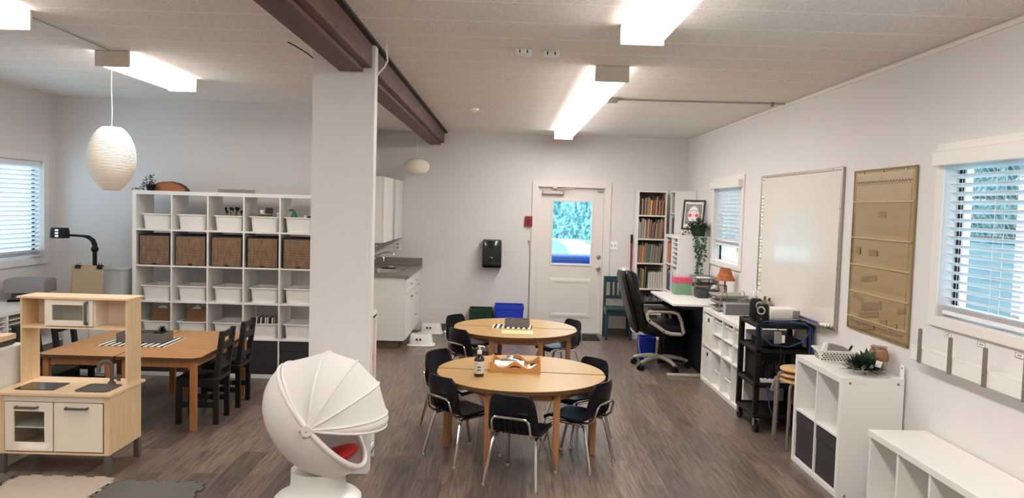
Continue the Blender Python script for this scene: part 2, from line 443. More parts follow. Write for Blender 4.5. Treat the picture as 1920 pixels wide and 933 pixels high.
blind('wide white venetian blind with open slats over the near right window', XR, W2, 1, 1.235, 24, .0495, True, (3.0, 3.62, 3.98, 4.28))
blind('bright white venetian blind lowered over the window on the left wall', XL, W3, -1, 1.135, 40, .044, False, (5.9, 6.6, 7.2, 7.68))

# ------------------------------------------------------------------ door
d = struct('door_1', holed('Y', 10.835, 10.875, DX0 + .02, DX1 - .02, .012, 2.04, [(.66, 1.20, .985, 1.855)]), doorm)
O('pane', MB().box(.655, 1.205, 10.853, 10.857, .98, 1.86), glass, d)
b = MB()
for r in ((.63, .66, .955, 1.885), (1.2, 1.23, .955, 1.885), (.66, 1.2, .955, .985), (.66, 1.2, 1.855, 1.885)): b.box(r[0], r[1], 10.825, 10.837, r[2], r[3])
O('glazing_bead', b, doorm, d, bev=.004)
b = MB(); b.loft([(.60, .56, .004, 0), (.60, .56, .004, .004), (.54, .50, .004, .010), (.50, .46, .004, .010), (.46, .42, .004, .004), (.44, .40, .004, .004)])
b.T(tr(.93, 10.8345, .50) @ rot('X', 90))
O('raised_panel', b, doorm, d)
b = MB().lathe([(0, 0), (.033, 0), (.033, .008), (.014, .012), (.012, .035), (.026, .042), (.03, .055), (.024, .068), (0, .07)]).T(tr(1.315, 10.835, .93) @ rot('X', 90))
O('door_knob', b, steel, d, smooth=True)
b = MB().lathe([(0, 0), (.032, 0), (.03, .014), (.012, .016), (.011, .02), (0, .02)]).T(tr(1.315, 10.835, 1.09) @ rot('X', 90))
b.box(1.31, 1.32, 10.805, 10.82, 1.07, 1.11)
O('deadbolt', b, steel, d, smooth=True)
b = MB().box(.50, .80, 10.775, 10.832, 1.945, 2.0)
cl = O('door_closer', b, alum, d, bev=.012)
b = MB().box(.64, .70, 10.76, 10.80, 2.03, 2.06).tube([(.69, 10.79, 1.985), (.70, 10.77, 2.02), (.93, 10.74, 2.035)], .008)
O('closer_arm', b, alum, cl)
O('top_latch', MB().box(1.27, 1.34, 10.80, 10.832, 2.0, 2.03), steel, d)
b = MB()
b.box(DX0 - .075, DX0 + .004, 10.775, 10.80, 0, DZ + .07).box(DX1 - .004, DX1 + .075, 10.775, 10.80, 0, DZ + .07).box(DX0, DX1, 10.775, 10.80, DZ - .004, DZ + .07)
b.box(DX0, DX0 + .018, 10.80, 10.94, 0, DZ).box(DX1 - .018, DX1, 10.80, 10.94, 0, DZ).box(DX0, DX1, 10.80, 10.94, DZ - .014, DZ)
struct('trim_door', b, doorm, bev=.003)
struct('trim_threshold', MB().box(DX0 + .02, DX1 - .02, 10.79, 10.94, 0, .011), alum)
tag(O('door_mat', MB().loft([(.62, .46, .01, 0), (.62, .46, .01, .012), (.58, .42, .01, .014)]), floormat, loc=(1.0, 10.50, 0)), 'black rubber door mat lying on the floor before the white door', 'mat')

# ------------------------------------------------------------------ outdoors seen through the glass
gr = mat('lawn', (138, 178, 150), 0.95, var=0.25, vscale=3)
pav = mat('pale_paving', (206, 222, 214), 0.9)
def hedge_mat():
    m = bpy.data.materials.new('hedge_leaves'); m.use_nodes = True
    nt = m.node_tree; b = nt.nodes['Principled BSDF']; b.inputs['Roughness'].default_value = .8
    tc = nt.nodes.new('ShaderNodeTexCoord'); n = nt.nodes.new('ShaderNodeTexNoise'); n.inputs['Scale'].default_value = 7; n.inputs['Detail'].default_value = 9; n.inputs['Roughness'].default_value = .75
    rp = nt.nodes.new('ShaderNodeValToRGB'); e = rp.color_ramp.elements
    e[0].position = .38; e[0].color = lin((38, 62, 88)); e[1].position = .64; e[1].color = lin((206, 226, 222))
    k = e.new(.5); k.color = lin((104, 150, 144))
    nt.links.new(tc.outputs['Object'], n.inputs['Vector']); nt.links.new(n.outputs['Fac'], rp.inputs['Fac']); nt.links.new(rp.outputs['Color'], b.inputs['Base Color'])
    MATS['hedge'] = m; return m
hm = hedge_mat()
struct('ground', MB().skin([[(-14, 10.96, -.1), (20, 10.96, -.1)], [(-14, 14, .05), (20, 14, .05)], [(-14, 25, .86), (20, 25, .86)]], False, False, closed=False), pav)
def lawn(name, label, pts):
    def zz(y): return .05 + (y - 14) * .81 / 11 + .012 if y > 14 else -.1 + (y - 10.96) * .15 / 3.04 + .012
    b = MB(); v = [b.bm.verts.new((x, y, zz(y))) for x, y in pts]; b.bm.faces.new(v)
    tag(O(name, b, gr), label, 'grass', kind='stuff')
lawn('lawn', 'rounded patch of lawn on the left of the path outside the door', [(-1.5, 14.2), (1.25, 14.2), (1.55, 17), (1.72, 20.5), (1.76, 21.6), (1.73, 22.5), (1.66, 23.3), (1.5, 23.8), (1.3, 24), (-1.5, 24.2)])
lawn('lawn', 'small patch of lawn at the right of the path outside the door', [(2.45, 23.2), (2.6, 22.8), (3.6, 22.4), (3.6, 24.5), (2.65, 24.3), (2.45, 23.8)])
b = MB()
def hz(u, v):
    x = -9 + 22 * u; a = v * PI * .5
    rr = 1 + .09 * math.sin(x * 3.1) + .07 * math.sin(x * 7.7 + 9 * v) + .05 * math.sin(23 * v + x * 5)
    return (x, 26.2 - 1.9 * math.cos(a) * rr, .75 + 4.3 * math.sin(a) * rr)
b.grid(hz, 90, 26)
tag(O('hedge', b, hm, smooth=True), 'tall leafy green hedge beyond the paving outside the door', 'hedge')
b = MB().loft([(.84, .38, .03, 0), (.88, .42, .03, 1.06), (.94, .48, .03, 1.08), (.94, .48, .03, 1.13), (.90, .44, .03, 1.15)])
tag(O('recycling_bin', b, mat('blue_cart', (36, 70, 150), .35), loc=(.97, 11.45, -.077)), 'blue bin standing outside below the door window', 'bin')
# fence and boards outside the near right window
fr_ = thing('chain_link_fence', 'grey chain-link fence with metal rails outside the near right window', 'fence', (3.75, 6.4, 0))
b = MB(); s2 = .075; L_, H0, H1 = 2.4, 1.62, 3.2
k = -L_ - (H1 - H0)
while k < L_:
    for sg in (1, -1):
        ya, yb = k, k + (H1 - H0)
        p, q = [ya, H0], [yb, H1]
        if p[0] < -L_: p = [-L_, H0 + (-L_ - ya)]
        if q[0] > L_: q = [L_, H0 + (L_ - ya)]
        if q[1] > p[1]: b.tube([(0, sg * p[0], p[1]), (0, sg * q[0], q[1])], .005, 4)
    k += s2
o = O('chain_link', b, galv, fr_)
o['kind'] = 'stuff'
for z in (1.95, 1.62): O('rail', MB().cyl((.03, -2.4, z), (.03, 2.4, z), .022, 10), galv, fr_, smooth=True)
for y in (-2.3, .15, 2.3): O('post', MB().cyl((.05, y, 0), (.05, y, 3.2), .03, 12), galv, fr_, smooth=True)
tag(O('plywood_panel', MB().box(0, .02, -2.4, 2.4, 0, 1.58), wood('weathered_ply', (158, 172, 178), (186, 194, 190), .8, 1, .6), loc=(3.70, 6.4, 0)), 'pale weathered plywood board panel outside below the chain-link fence', 'panel')
b = MB(); b.grid(lambda u, v: (6.5 + .35 * math.sin(u * 40) + .3 * math.sin(v * 30 + u * 17), 3 + 14 * u, 0 + 4.0 * v), 60, 24)
tag(O('shrub', b, hm, smooth=True), 'dense green shrub bank behind the chain-link fence outside', 'shrub')
struct('ground_side', MB().box(2.66, 9, -3, 18, -.2, -.05), pav)

# ------------------------------------------------------------------ ceiling lights
housing = mat('light_housing', (226, 220, 208), .45)
def fluoro(label, x, y0, y1, nd):
    r = thing('fluorescent_light', label, 'light', (x, (y0 + y1) / 2, 2.655), group='ceiling lights')
    h = (y1 - y0) / 2
    O('housing', MB().box(-.085, .085, -h + .01, h - .01, .055, .111), housing, r, bev=.004)
    for e in (-1, 1): O('end_cap', MB().box(-.12, .12, e * h - .012, e * h + .012, .0, .111), housing, r, bev=.004)
    s = 2 * h / nd
    for k in range(nd):
        a = -h + .014 + k * s; c = -h - .014 + (k + 1) * s
        pl = [(-.12, .085), (-.118, .03), (-.08, .004), (.08, .004), (.118, .03), (.12, .085)]
        df = O('diffuser', MB().prism_y(pl, a, c), diffus, r)
        df.data.materials.append(diffus_s)
        for f in df.data.polygons:
            if f.normal.z > -.7: f.material_index = 1
    return r
fluoro('long lit fluorescent ceiling light from the door end to above the back table', .72, 5.50, 10.15, 2)
fluoro('large lit fluorescent ceiling light nearest the camera at the top right', .715, -.40, 4.27, 2)
fluoro('short lit fluorescent ceiling light above the egg paper lantern', -2.785, 5.50, 6.68, 1)
fluoro('lit fluorescent ceiling light cut off at the top left corner', -2.78, 3.12, 4.37, 1)

fluoro('added fill light, unseen behind the camera on the left side', -2.3, -.6, 1.9, 2)  # extra fixture out of view, added to brighten the column and near wall
# small ceiling items
def socket(label, x, y):
    r = thing('ceiling_socket', label, 'socket', (x, y, ZC - .036), group='white sockets on the ceiling')
    O('cover', MB().box(-.052, .052, -.035, .035, 0, .036), whitem, r, bev=.006)
    for dx in (-.024, .024): O('slot', MB().box(dx - .004, dx + .004, -.0365, -.034, .008, .028), ink, r)
socket('white ceiling outlet box, left one of the pair', .083, 5.03); socket('white ceiling outlet box, right one of the pair', .262, 5.06)
b = MB().lathe([(0, 0), (.03, 0), (.045, .012), (.062, .018), (.062, .03), (0, .03)])
tag(O('smoke_detector', b, whitem, smooth=True, loc=(-.372, 8.13, ZC - .031)), 'round white smoke detector on the ceiling by the beam', 'smoke detector')
r = thing('ceiling_conduit', 'grey metal conduit running along the ceiling from light to right wall', 'conduit', (.93, 7.05, ZC - .03))
O('pipe', MB().tube([(.05, .0, .018), (.4, .005, .018), (1.0, 0, .018), (1.56, -.02, .018)], .0085, 10), alum, r, smooth=True)
O('junction_box', MB().box(-.04, .05, -.045, .045, -.012, .03), galv, r, bev=.004)
O('clip', MB().box(1.44, 1.46, -.03, .012, -.004, .028), galv, r)
tag(O('wiring_conduit', MB().tube([(-2.74, 4.40, ZC - .008), (-2.76, 4.95, ZC - .008), (-2.78, 5.45, ZC - .008)], .004, 6), alum), 'thin grey wiring between the two left ceiling lights', 'conduit')
tag(O('white_cable', MB().tube([(-.79, 4.98, ZC - .002), (-.785, 4.98, 2.70), (-.78, 4.98, 2.66), (-.80, 4.98, 2.62), (-.835, 4.99, 2.585), (-.848, 5.0, 2.57)], .006, 8), whitem, smooth=True), 'loose white cable hanging from the ceiling beside the white column', 'cable')
tag(O('black_cable', MB().tube([(-1.42, 5.0, ZC - .004), (-1.38, 5.02, 2.745), (-1.30, 5.03, 2.70), (-1.25, 5.04, 2.66)], .004, 6), cable_k), 'thin dark wire from the ceiling to the left side of the column', 'cable')

# paper lanterns
def lantern(label, c, ra, rb, top, squash=False):
    r = thing('paper_lantern', label, 'lantern', (c[0], c[1], c[2] - rb))
    prof = []
    N = 84
    for k in range(N + 1):
        t = -1 + 2 * k / N
        if squash: rr = ra * math.sqrt(max(0, 1 - (t * .97) ** 2)); zz = t
        else:
            lim = .985; a = math.asin(t * .92) if True else 0
            rr = ra * (math.cos(a) ** (1.0 if t > 0 else 1.18)); zz = t
        rr += .0016 * (1 if k % 2 else -1)
        prof.append((max(rr, .02), rb * (zz + 1)))
    b = MB().lathe(prof, n=40)
    O('paper_shade', b, paper, r, smooth=True)
    pts = [(0, 0, 2 * rb - .01), (.004, 0, 2 * rb + .12), (-.003, 0, 2 * rb + (top - c[2] - rb) * .7), (0, 0, top - c[2] + rb)]
    O('cord', MB().tube(pts, .0035, 6), whitem, r)
    O('ceiling_hook', MB().tube([(0, 0, top - c[2] + rb), (.02, 0, top - c[2] + rb + .02), (.05, 0, top - c[2] + rb + .012)], .005, 6), steel, r)
    O('rim_ring', MB().tube([(ra * .36 * math.cos(a), ra * .36 * math.sin(a), .002) for a in [k * PI / 8 for k in range(16)]], .003, 6, closed=True), steel, r)
    return r
lantern('egg-shaped cream paper lantern hanging on a white cord at the left', (-3.12, 6.15, 2.045), .178, .247, 2.74)
lantern('flat oval cream paper lantern hanging above the kitchen counter', (-1.19, 10.2, 2.25), .17, .105, 2.765, True)

# ------------------------------------------------------------------ cube shelving and tubs
T1, T2, CE = .038, .016, .335
def cube_unit(name, label, cat, nx, nz, loc, rz=0.0, depth=.39):
    r = thing(name, label, cat, loc, rz)
    Wd = 2 * T1 + nx * CE + (nx - 1) * T2; Hh = 2 * T1 + nz * CE + (nz - 1) * T2
    b = MB().box(0, Wd, 0, depth, 0, T1).box(0, Wd, 0, depth, Hh - T1, Hh).box(0, T1, 0, depth, T1, Hh - T1).box(Wd - T1, Wd, 0, depth, T1, Hh - T1)
    O('outer_frame', b, white, r, bev=.002)
    for i in range(1, nx):
        x = T1 + i * CE + (i - 1) * T2
        O('divider', MB().box(x, x + T2, .002, depth - .002, T1, Hh - T1), white, r, bev=.0015)
    for i in range(nx):
        x = T1 + i * (CE + T2)
        for j in range(1, nz):
            z = T1 + j * CE + (j - 1) * T2
            O('shelf', MB().box(x, x + CE, .002, depth - .002, z, z + T2), white, r, bev=.0015)
    return r
def cell(i, j): return T1 + i * (CE + T2) + CE / 2, T1 + j * (CE + T2)

def tub_mesh(w=.295, d=.36, h=.15, t=.004):
    b = MB()
    b.loft([(w * .80, d * .86, .03, 0), (w * .82, d * .87, .035, .006), (w * .91, d * .94, .04, h - .012), (w, d, .03, h - .01), (w, d, .03, h), (w * .91, d * .93, .035, h), (w * .89, d * .92, .035, h - .012), (w * .80, d * .85, .03, .008)])
    return b
K5 = (-3.635, 7.556, 0)
cube_unit('cube_shelf', 'tall white five by five cube shelf against the back left wall', 'shelf', 5, 5, K5)
tub0 = None
rown = {4: 'top row', 2: 'third row', 1: 'fourth row'}
place5 = ['leftmost', 'second from left', 'middle one', 'second from right', 'rightmost']
extra = {(2, 4): ' of brushes', (3, 4): ' with plate', (4, 4): ' with green bottle', (0, 1): ' with clipboard', (1, 1): ' with clipboard', (3, 1): ' of books'}
for j in (4, 2, 1):
    for i in range(5):
        cx, cz = cell(i, j)
        off = [.012, .006, .012, .012, .004][i] + R.uniform(-.003, .003)
        lab = 'white tub%s in the %s of tall cube shelf, %s' % (extra.get((i, j), ''), rown[j], place5[i])
        loc = (K5[0] + cx + off, K5[1] + .20, cz + .0005)
        if tub0 is None:
            tub0 = O('plastic_tub', tub_mesh(), whitep, smooth=True, loc=loc); tag(tub0, lab, 'tub', 'white tubs in the tall cube shelf'); o = tub0
        else:
            o = tub0.copy(); C.objects.link(o); o.location = loc; o['label'] = lab
        o.rotation_euler[2] = R.uniform(-.03, .03)
# bamboo boxes and grey fabric boxes
bb0 = None
for i in range(5):
    cx, cz = cell(i, 3)
    loc = (K5[0] + cx + .006, K5[1] + .012, cz + .0005); lab = 'woven bamboo storage box in the second row of the tall cube shelf, ' + place5[i]
    if bb0 is None:
        bb0 = thing('bamboo_box', lab, 'storage box', loc, group='bamboo boxes in the cube shelf')
        O('woven_front', MB().box(-.142, .142, 0, .36, .006, .285), bamboo, bb0, bev=.003)
        e = MB().box(-.150, -.142, .002, .36, 0, .295).box(.142, .150, .002, .36, 0, .295).box(-.15, .15, .002, .36, .285, .298).box(-.15, .15, .002, .36, 0, .006)
        O('binding', e, blackedge, bb0)
        O('pull_tab', MB().box(-.02, .02, -.006, .001, .008, .02), blackedge, bb0, bev=.002)
    else: dup(bb0, loc, None, lab)
gb0 = None
for i in range(5):
    cx, cz = cell(i, 0)
    loc = (K5[0] + cx, K5[1] + .012, cz + .0005); lab = 'dark grey fabric box in the bottom row of the tall cube shelf, ' + place5[i]
    if gb0 is None:
        gb0 = thing('fabric_box', lab, 'storage box', loc, group='dark fabric boxes in the tall cube shelf')
        O('body', MB().box(-.163, .163, 0, .36, 0, .325), charc, gb0, bev=.006)
        O('lid_fold', MB().box(-.164, .164, -.002, .36, .235, .326), charc, gb0, bev=.004)
    else: dup(gb0, loc, None, lab)
# clipboards in the fourth row
def clipboard(label, loc, rz, tilt, w=.205, h=.268, m=kraft):
    r = thing('clipboard', label, 'clipboard', loc, rz)
    M = rot('X', tilt)
    O('board', MB().box(-w / 2, w / 2, 0, .004, 0, h).T(M), m, r)
    O('clip', MB().prism_y([(-.05, h - .018), (.05, h - .018), (.035, h + .004), (.018, h + .008), (.014, h + .018), (-.014, h + .018), (-.018, h + .008), (-.035, h + .004)], -.012, 0).T(M), steel, r)
    return r
for i in (0, 1):
    cx, cz = cell(i, 1)
    clipboard('brown clipboard leaning in the %s tub of the fourth row' % ('leftmost' if i == 0 else 'second'), (K5[0] + cx + .025 - .015 * i, K5[1] + .12, cz + .012), 3 - 6 * i, -13)
# books in the fourth row tub
cx, cz = cell(3, 1)
bc = [(238, 234, 226), (40, 38, 40), (230, 226, 216), (52, 48, 48), (226, 220, 210), (210, 202, 190), (44, 42, 44), (235, 230, 220), (180, 150, 110)]
for k, c in enumerate(bc):
    o = O('book', MB().box(-.007, .007, -.08, .08, 0, .19).T(rot('Y', 4)), mat('spine_%d' % k, c, .7), loc=(K5[0] + cx - .085 + k * .0225, K5[1] + .18, cz + .012))
    tag(o, 'thin %s booklet in the fourth-row tub of the cube shelf, %s from left' % ('dark' if sum(c) < 200 else 'tan' if c[2] < 120 else 'pale', ordn(k)), 'book', 'booklets in the fourth row tub')
# things in the top row tubs
cx, cz = cell(2, 4)
bm_ = mat('brush_handle', (92, 70, 56), .6)
for k in range(9):
    x = K5[0] + cx - .06 + k * .022; h = .20 + R.uniform(-.02, .03)
    r = thing('paint_brush', 'dark tipped paint brush standing in the middle top-row tub', 'brush', (x, K5[1] + .15 + R.uniform(-.04, .06), cz + .012), R.uniform(0, 90), group='brushes in the top row tub')
    O('handle', MB().cyl((0, 0, 0), (.01, 0, h - .03), .004, 8), bm_ if k % 3 else steel, r)
    O('bristles', MB().lathe([(.004, h - .03), (.011, h - .012), (.012, h), (.004, h + .006)], (.01, 0, 0), 10), blackp, r, smooth=True)
cx, cz = cell(3, 4); zt = cz + .151
X0 = K5[0] + cx + .02
r = O('plate', MB().lathe([(0, 0), (.05, 0), (.085, .022), (.092, .024), (.09, .028), (.05, .008), (0, .006)]), mat('grey_plate', (196, 188, 176), .4), smooth=True, loc=(X0 - .035, K5[1] + .15, zt)); tag(r, 'small grey plate lying on top of the fourth top-row tub', 'plate')
def jar(label, loc, rr, h, mb, mc, caph=.02, name='paint_bottle', capr=None):
    r = thing(name, label, 'bottle', loc)
    O('body', MB().lathe([(0, 0), (rr, 0), (rr, h * .72), (rr * .6, h * .85), (rr * .5, h)], n=16), mb, r, smooth=True)
    O('cap', MB().lathe([(0, h), (capr or rr * .62, h), (capr or rr * .62, h + caph), (0, h + caph)], n=16), mc, r, smooth=True)
    return r
lav = mat('lavender', (132, 124, 158), .4); brn = mat('dark_brown_card', (52, 42, 40), .6); yel = mat('pale_yellow', (206, 196, 140), .4); grn = mat('bottle_green', (24, 112, 60), .35)
o = O('white_jar', MB().lathe([(0, 0), (.020, 0), (.021, .03), (.02, .034), (0, .034)], n=18), whitep, smooth=True, loc=(X0 - .05, K5[1] + .11, zt + .029)); tag(o, 'short white jar standing on the small grey plate', 'jar')
o = O('dark_box', MB().box(-.032, .032, -.012, .012, 0, .056).box(-.014, .014, -.014, -.012, .008, .038), brn, loc=(X0 + .005, K5[1] + .15, zt + .029), bev=.002); tag(o, 'small dark box standing on the grey plate in the top row', 'box')
jar('lavender paint bottle standing in the fourth top-row tub', (X0 + .07, K5[1] + .10, cz + .05), .022, .105, lav, lav)
jar('pale bottle with white cap standing in the fourth top-row tub', (X0 + .10, K5[1] + .13, cz + .06), .018, .115, yel, whitep)
cx, cz = cell(4, 4); X0 = K5[0] + cx
r = thing('spray_bottle', 'green trigger bottle standing in the rightmost top-row tub', 'bottle', (X0 - .07, K5[1] + .12, cz + .09))
O('body', MB().loft([(.075, .04, .018, 0), (.075, .04, .018, .05), (.03, .03, .012, .11), (.024, .024, .01, .122, -.01, 0)]), grn, r, smooth=True)
O('nozzle', MB().box(-.05, .0, -.01, .01, .12, .14), grn, r, bev=.004)
jar('little white-capped bottle in the rightmost top-row tub', (X0 + .05, K5[1] + .10, cz + .08), .016, .065, yel, whitep, .026, capr=.016)
jar('tiny clear bottle in the rightmost top-row tub', (X0 + .01, K5[1] + .11, cz + .08), .014, .068, tubclear, tubclear, .01)
tag(O('marker_pen', MB().cyl((-.035, 0, 0), (.04, 0, 0), .008, 10), blackp, loc=(X0 + .10, K5[1] + .10, cz + .158)), 'black marker lying across the rightmost top-row tub', 'marker')
# on top of the tall shelf
ZT = 1.8156
o = thing('wood_slab', 'half-round wood slab with bark edge lying on the tall cube shelf', 'wood slab', (-3.36, 7.80, ZT + .001))
pl = [(-.19, 0), (-.2, .02), (-.15, .06), (-.08, .085), (.0, .09), (.07, .075), (.12, .05), (.155, .015), (.155, 0)]
O('cut_face', MB().prism_y(pl, -.06, -.03), slabw, o)
O('bark_edge', MB().prism_y([(x * 1.03, z * 1.07) for x, z in pl], -.029, .06), bark, o)
r = thing('potted_plant', 'dark trailing houseplant on the left end of the tall cube shelf', 'plant', (-3.53, 7.72, ZT + .001))
O('pot', MB().lathe([(0, 0), (.035, 0), (.045, .06), (.04, .06), (0, .05)]), blackp, r, smooth=True)
b = MB()
for k in range(190):
    a = R.uniform(0, 2 * PI); rad = R.uniform(0, .085); zz = .02 + R.uniform(0, .15) * (1 - rad / .13)
    b.leaf((rad * math.cos(a), rad * math.sin(a), zz), (math.cos(a) * .8 + R.uniform(-.5, .5), math.sin(a) * .8 + R.uniform(-.5, .5), R.uniform(-.4, .6)), (0, 0, 1), R.uniform(.025, .04), R.uniform(.015, .024))
for k in range(30):
    b.leaf((R.uniform(-.12, -.06), R.uniform(-.16, 0), R.uniform(-.02, .03) if R.random() < .5 else .02), (R.uniform(-1, 1), R.uniform(-1, 1), -.2), (0, 0, 1), .03, .02)
O('foliage', b, leafd, r)
b = MB(); b.tube([(-.05, -.05, .05), (-.115, -.02, .01), (-.128, -.02, -.12), (-.125, -.02, -.30)], .002, 5)
for k in range(26):
    z = -.32 * R.random()
    b.leaf((-.127, -.02, z), (R.uniform(-1, 1), R.uniform(-1, .3), -.3), (0, 0, 1), .03, .02)
O('trailing_stem', b, leafd, r)
r = thing('metal_bracket', 'flat grey metal plate with two screws on the tall cube shelf', 'bracket', (-2.68, 7.72, ZT + .001))
O('plate', MB().box(-.183, .183, -.003, .003, 0, .034), galv, r)
for sx in (-1, 1): O('screw', MB().cyl((sx * .165, -.006, .018), (sx * .165, -.003, .018), .006, 8), steel, r)

# ------------------------------------------------------------------ wooden tables at the left
def rect_table(label, x0, x1, y0, y1, ch):
    r = thing('wooden_table', label, 'table', ((x0 + x1) / 2, (y0 + y1) / 2, 0), group='oak classroom tables')
    w, d_ = (x1 - x0) / 2, (y1 - y0) / 2; c = .05
    pl = [(-w, -d_), (w - (c if ch > 0 else 0), -d_), (w, -d_ + (c if ch > 0 else 0)), (w, d_ - (c if ch > 0 else 0)), (w - (c if ch > 0 else 0), d_), (-w, d_)]
    if ch < 0: pl = [(-x, y) for x, y in [(-w, -d_), (w - c, -d_), (w, -d_ + c), (w, d_ - c), (w - c, d_), (-w, d_)]]
    O('edge_band', MB().prism(pl, .535, .558), edge, r)
    O('tabletop', MB().prism([(x * .998, y * .998) for x, y in pl], .556, .5615), oaktop, r)
    for sx in (-1, 1):
        for sy in (-1, 1):
            O('leg', MB().box(sx * (w - .055) - .0225, sx * (w - .055) + .0225, sy * (d_ - .055) - .0225, sy * (d_ - .055) + .0225, 0, .535), oak, r, bev=.003)
    b = MB()
    for s in (-1, 1):
        b.box(-w + .08, w - .08, s * (d_ - .055) - .011, s * (d_ - .055) + .011, .48, .535).box(s * (w - .055) - .011, s * (w - .055) + .011, -d_ + .08, d_ - .08, .48, .535)
    O('apron', b, oak, r)
    return r
rect_table('right half of the oak table pair beside the black chairs', -2.882, -2.265, 5.735, 6.95, 1)
rect_table('left half of the oak table pair behind the play kitchen', -3.475, -2.895, 5.735, 6.95, -1)
tag(O('striped_mat', MB().box(-.27, .27, -.215, .215, 0, .003), strip, loc=(-2.96, 6.335, .562)), 'black and white striped table runner on the oak tables', 'table runner')
def grey_tray(label, loc, w, d_, h, cells, rz=0):
    r = thing('desk_tray', label, 'tray', loc, rz)
    b = MB().box(-w / 2, w / 2, -d_ / 2, -d_ / 2 + .01, 0, h).box(-w / 2, w / 2, d_ / 2 - .01, d_ / 2, 0, h).box(-w / 2, -w / 2 + .01, -d_ / 2 + .01, d_ / 2 - .01, 0, h).box(w / 2 - .01, w / 2, -d_ / 2 + .01, d_ / 2 - .01, 0, h)
    b.box(-w / 2 + .01, w / 2 - .01, -d_ / 2 + .01, d_ / 2 - .01, 0, .008)
    O('tray_body', b, concr, r, bev=.002)
    for k in range(1, cells):
        x = -w / 2 + w * k / cells
        O('partition', MB().box(x - .004, x + .004, -d_ / 2 + .01, d_ / 2 - .01, .008, h - .004), concr, r)
    return r
grey_tray('grey compartment tray with succulents on the oak tables', (-2.955, 6.37, .566), .38, .20, .075, 3)
def succulent(label, loc, s, m):
    r = thing('succulent', label, 'plant', loc)
    O('soil_plug', MB().lathe([(0, 0), (.03, 0), (.034, .05), (0, .055)], n=14), mat('soil', (58, 46, 38), .9), r, smooth=True)
    b = MB()
    for k in range(34):
        a = k * 2.4; e = .25 + 1.1 * (k / 34)
        b.leaf((.004 * math.cos(a), .004 * math.sin(a), .05), (math.cos(a) * math.cos(e), math.sin(a) * math.cos(e), math.sin(e)), (0, 0, 1), s * R.uniform(.8, 1.1), s * .22)
    O('rosette', b, m, r)
succulent('small spiky succulent in the front of the grey tray', (-2.84, 6.31, .575), .05, leafm)
succulent('taller spiky dark succulent at the rear of the grey tray', (-2.84, 6.43, .585), .065, leafd)

# black wooden chairs
def black_chair(label, loc, rz):
    r = thing('wooden_chair', label, 'chair', loc, rz, group='black wooden chairs at the oak tables')
    # local: faces +y
    for sx in (-1, 1):
        O('leg', MB().box(sx * .13 - .02, sx * .13 + .02, .125, .165, 0, .34), blackw, r, bev=.003)
        pr = [(-.16, 0), (-.12, 0), (-.118, .36), (-.165, .73), (-.205, .73), (-.158, .36)]
        O('back_post', MB().prism_x(pr, sx * .13 - .018, sx * .13 + .018), blackw, r, bev=.003)
        O('side_stretcher', MB().box(sx * .13 - .01, sx * .13 + .01, -.13, .13, .13, .17), blackw, r)
        O('seat_rail', MB().box(sx * .13 - .011, sx * .13 + .011, -.13, .13, .29, .34), blackw, r)
    O('cross_stretcher', MB().box(-.12, .12, -.01, .02, .14, .17), blackw, r)
    O('front_rail', MB().box(-.12, .12, .135, .155, .29, .34), blackw, r)
    O('seat', MB().loft([(.31, .33, .02, .34), (.31, .33, .02, .362), (.30, .32, .02, .366)]), blackw, r, bev=.002)
    b = MB()
    b.box(-.12, .12, -.19, -.17, .675, .72).box(-.12, .12, -.187, -.167, .585, .635).box(-.12, -.085, -.188, -.168, .635, .675).box(.085, .12, -.188, -.168, .635, .675)
    O('top_rail', b, blackw, r, bev=.003)
    O('lower_rail', MB().box(-.12, .12, -.163, -.145, .42, .46), blackw, r, bev=.003)
    return r
bc1 = black_chair('black wooden chair at the right of the oak tables, nearer one', (-2.36, 6.095, 0), 92)
dup(bc1, (-2.36, 6.60, 0), 91, 'black wooden chair at the right of the oak tables, farther one')
dup(bc1, (-3.60, 6.12, 0), -90, 'black wooden chair on the left of the oak tables, nearer one')
dup(bc1, (-3.60, 6.62, 0), -92, 'black wooden chair on the left of the oak tables, farther one')

# ------------------------------------------------------------------ play kitchen
r = thing('play_kitchen', 'birch and white toy kitchen with microwave, hob and sink', 'toy kitchen', (-3.125, 4.775, 0))
Wk, Dk = .69, .42
for x in (0.0, Wk - .035):
    for y in (.0, Dk - .035):
        lg = O('leg', MB().box(x, x + .035, y, y + .035, .13, .505), birch, r, bev=.002)
        O('foot', MB().box(x - .001, x + .036, y - .001, y + .036, 0, .132), dgrey, lg, bev=.002)
for x in (.004, Wk - .016): O('side_panel', MB().box(x, x + .012, .035, Dk - .035, .13, .505), birch, r)
O('back_panel', MB().box(.035, Wk - .035, Dk - .02, Dk - .012, .13, .505), kwhite, r)
O('base_board', MB().box(.02, Wk - .02, .004, Dk - .02, .13, .142), birch_x, r)
O('middle_divider', MB().box(.335, .347, .02, Dk - .03, .142, .47), kwhite, r)
O('fascia', MB().box(.035, Wk - .035, .004, .018, .463, .505), kwhite, r)
dl = O('oven_door', holed('Y', .0, .014, .04, .337, .15, .458, [(.095, .285, .205, .40)]), kwhite, r, bev=.001)
O('window_pane', MB().box(.09, .29, .006, .008, .2, .405), glass, dl)
O('oven_shelf', MB().box(.045, .333, .03, .36, .287, .295), kwhite, dl)
dr = O('cupboard_door', MB().box(.345, .647, .0, .014, .15, .458), kwhite, r, bev=.002)
def handle(p, x0, x1, z, parent, vert=False):
    pts = [(x0, 0, z), (x0, -.022, z), (x1, -.022, z), (x1, 0, z)]
    if vert: pts = [(z, 0, x0), (z, -.022, x0), (z, -.022, x1), (z, 0, x1)]
    b = MB().tube([(a, c + p, e) for a, c, e in pts], .0085, 8)
    O('handle', b, dgrey, parent, smooth=True)
handle(.0, .115, .245, .428, dl); handle(.0, .425, .555, .428, dr)
ct = holed('Y', 0, 1, 0, 1, 0, 1, [])  # placeholder freed below
ct.bm.free()
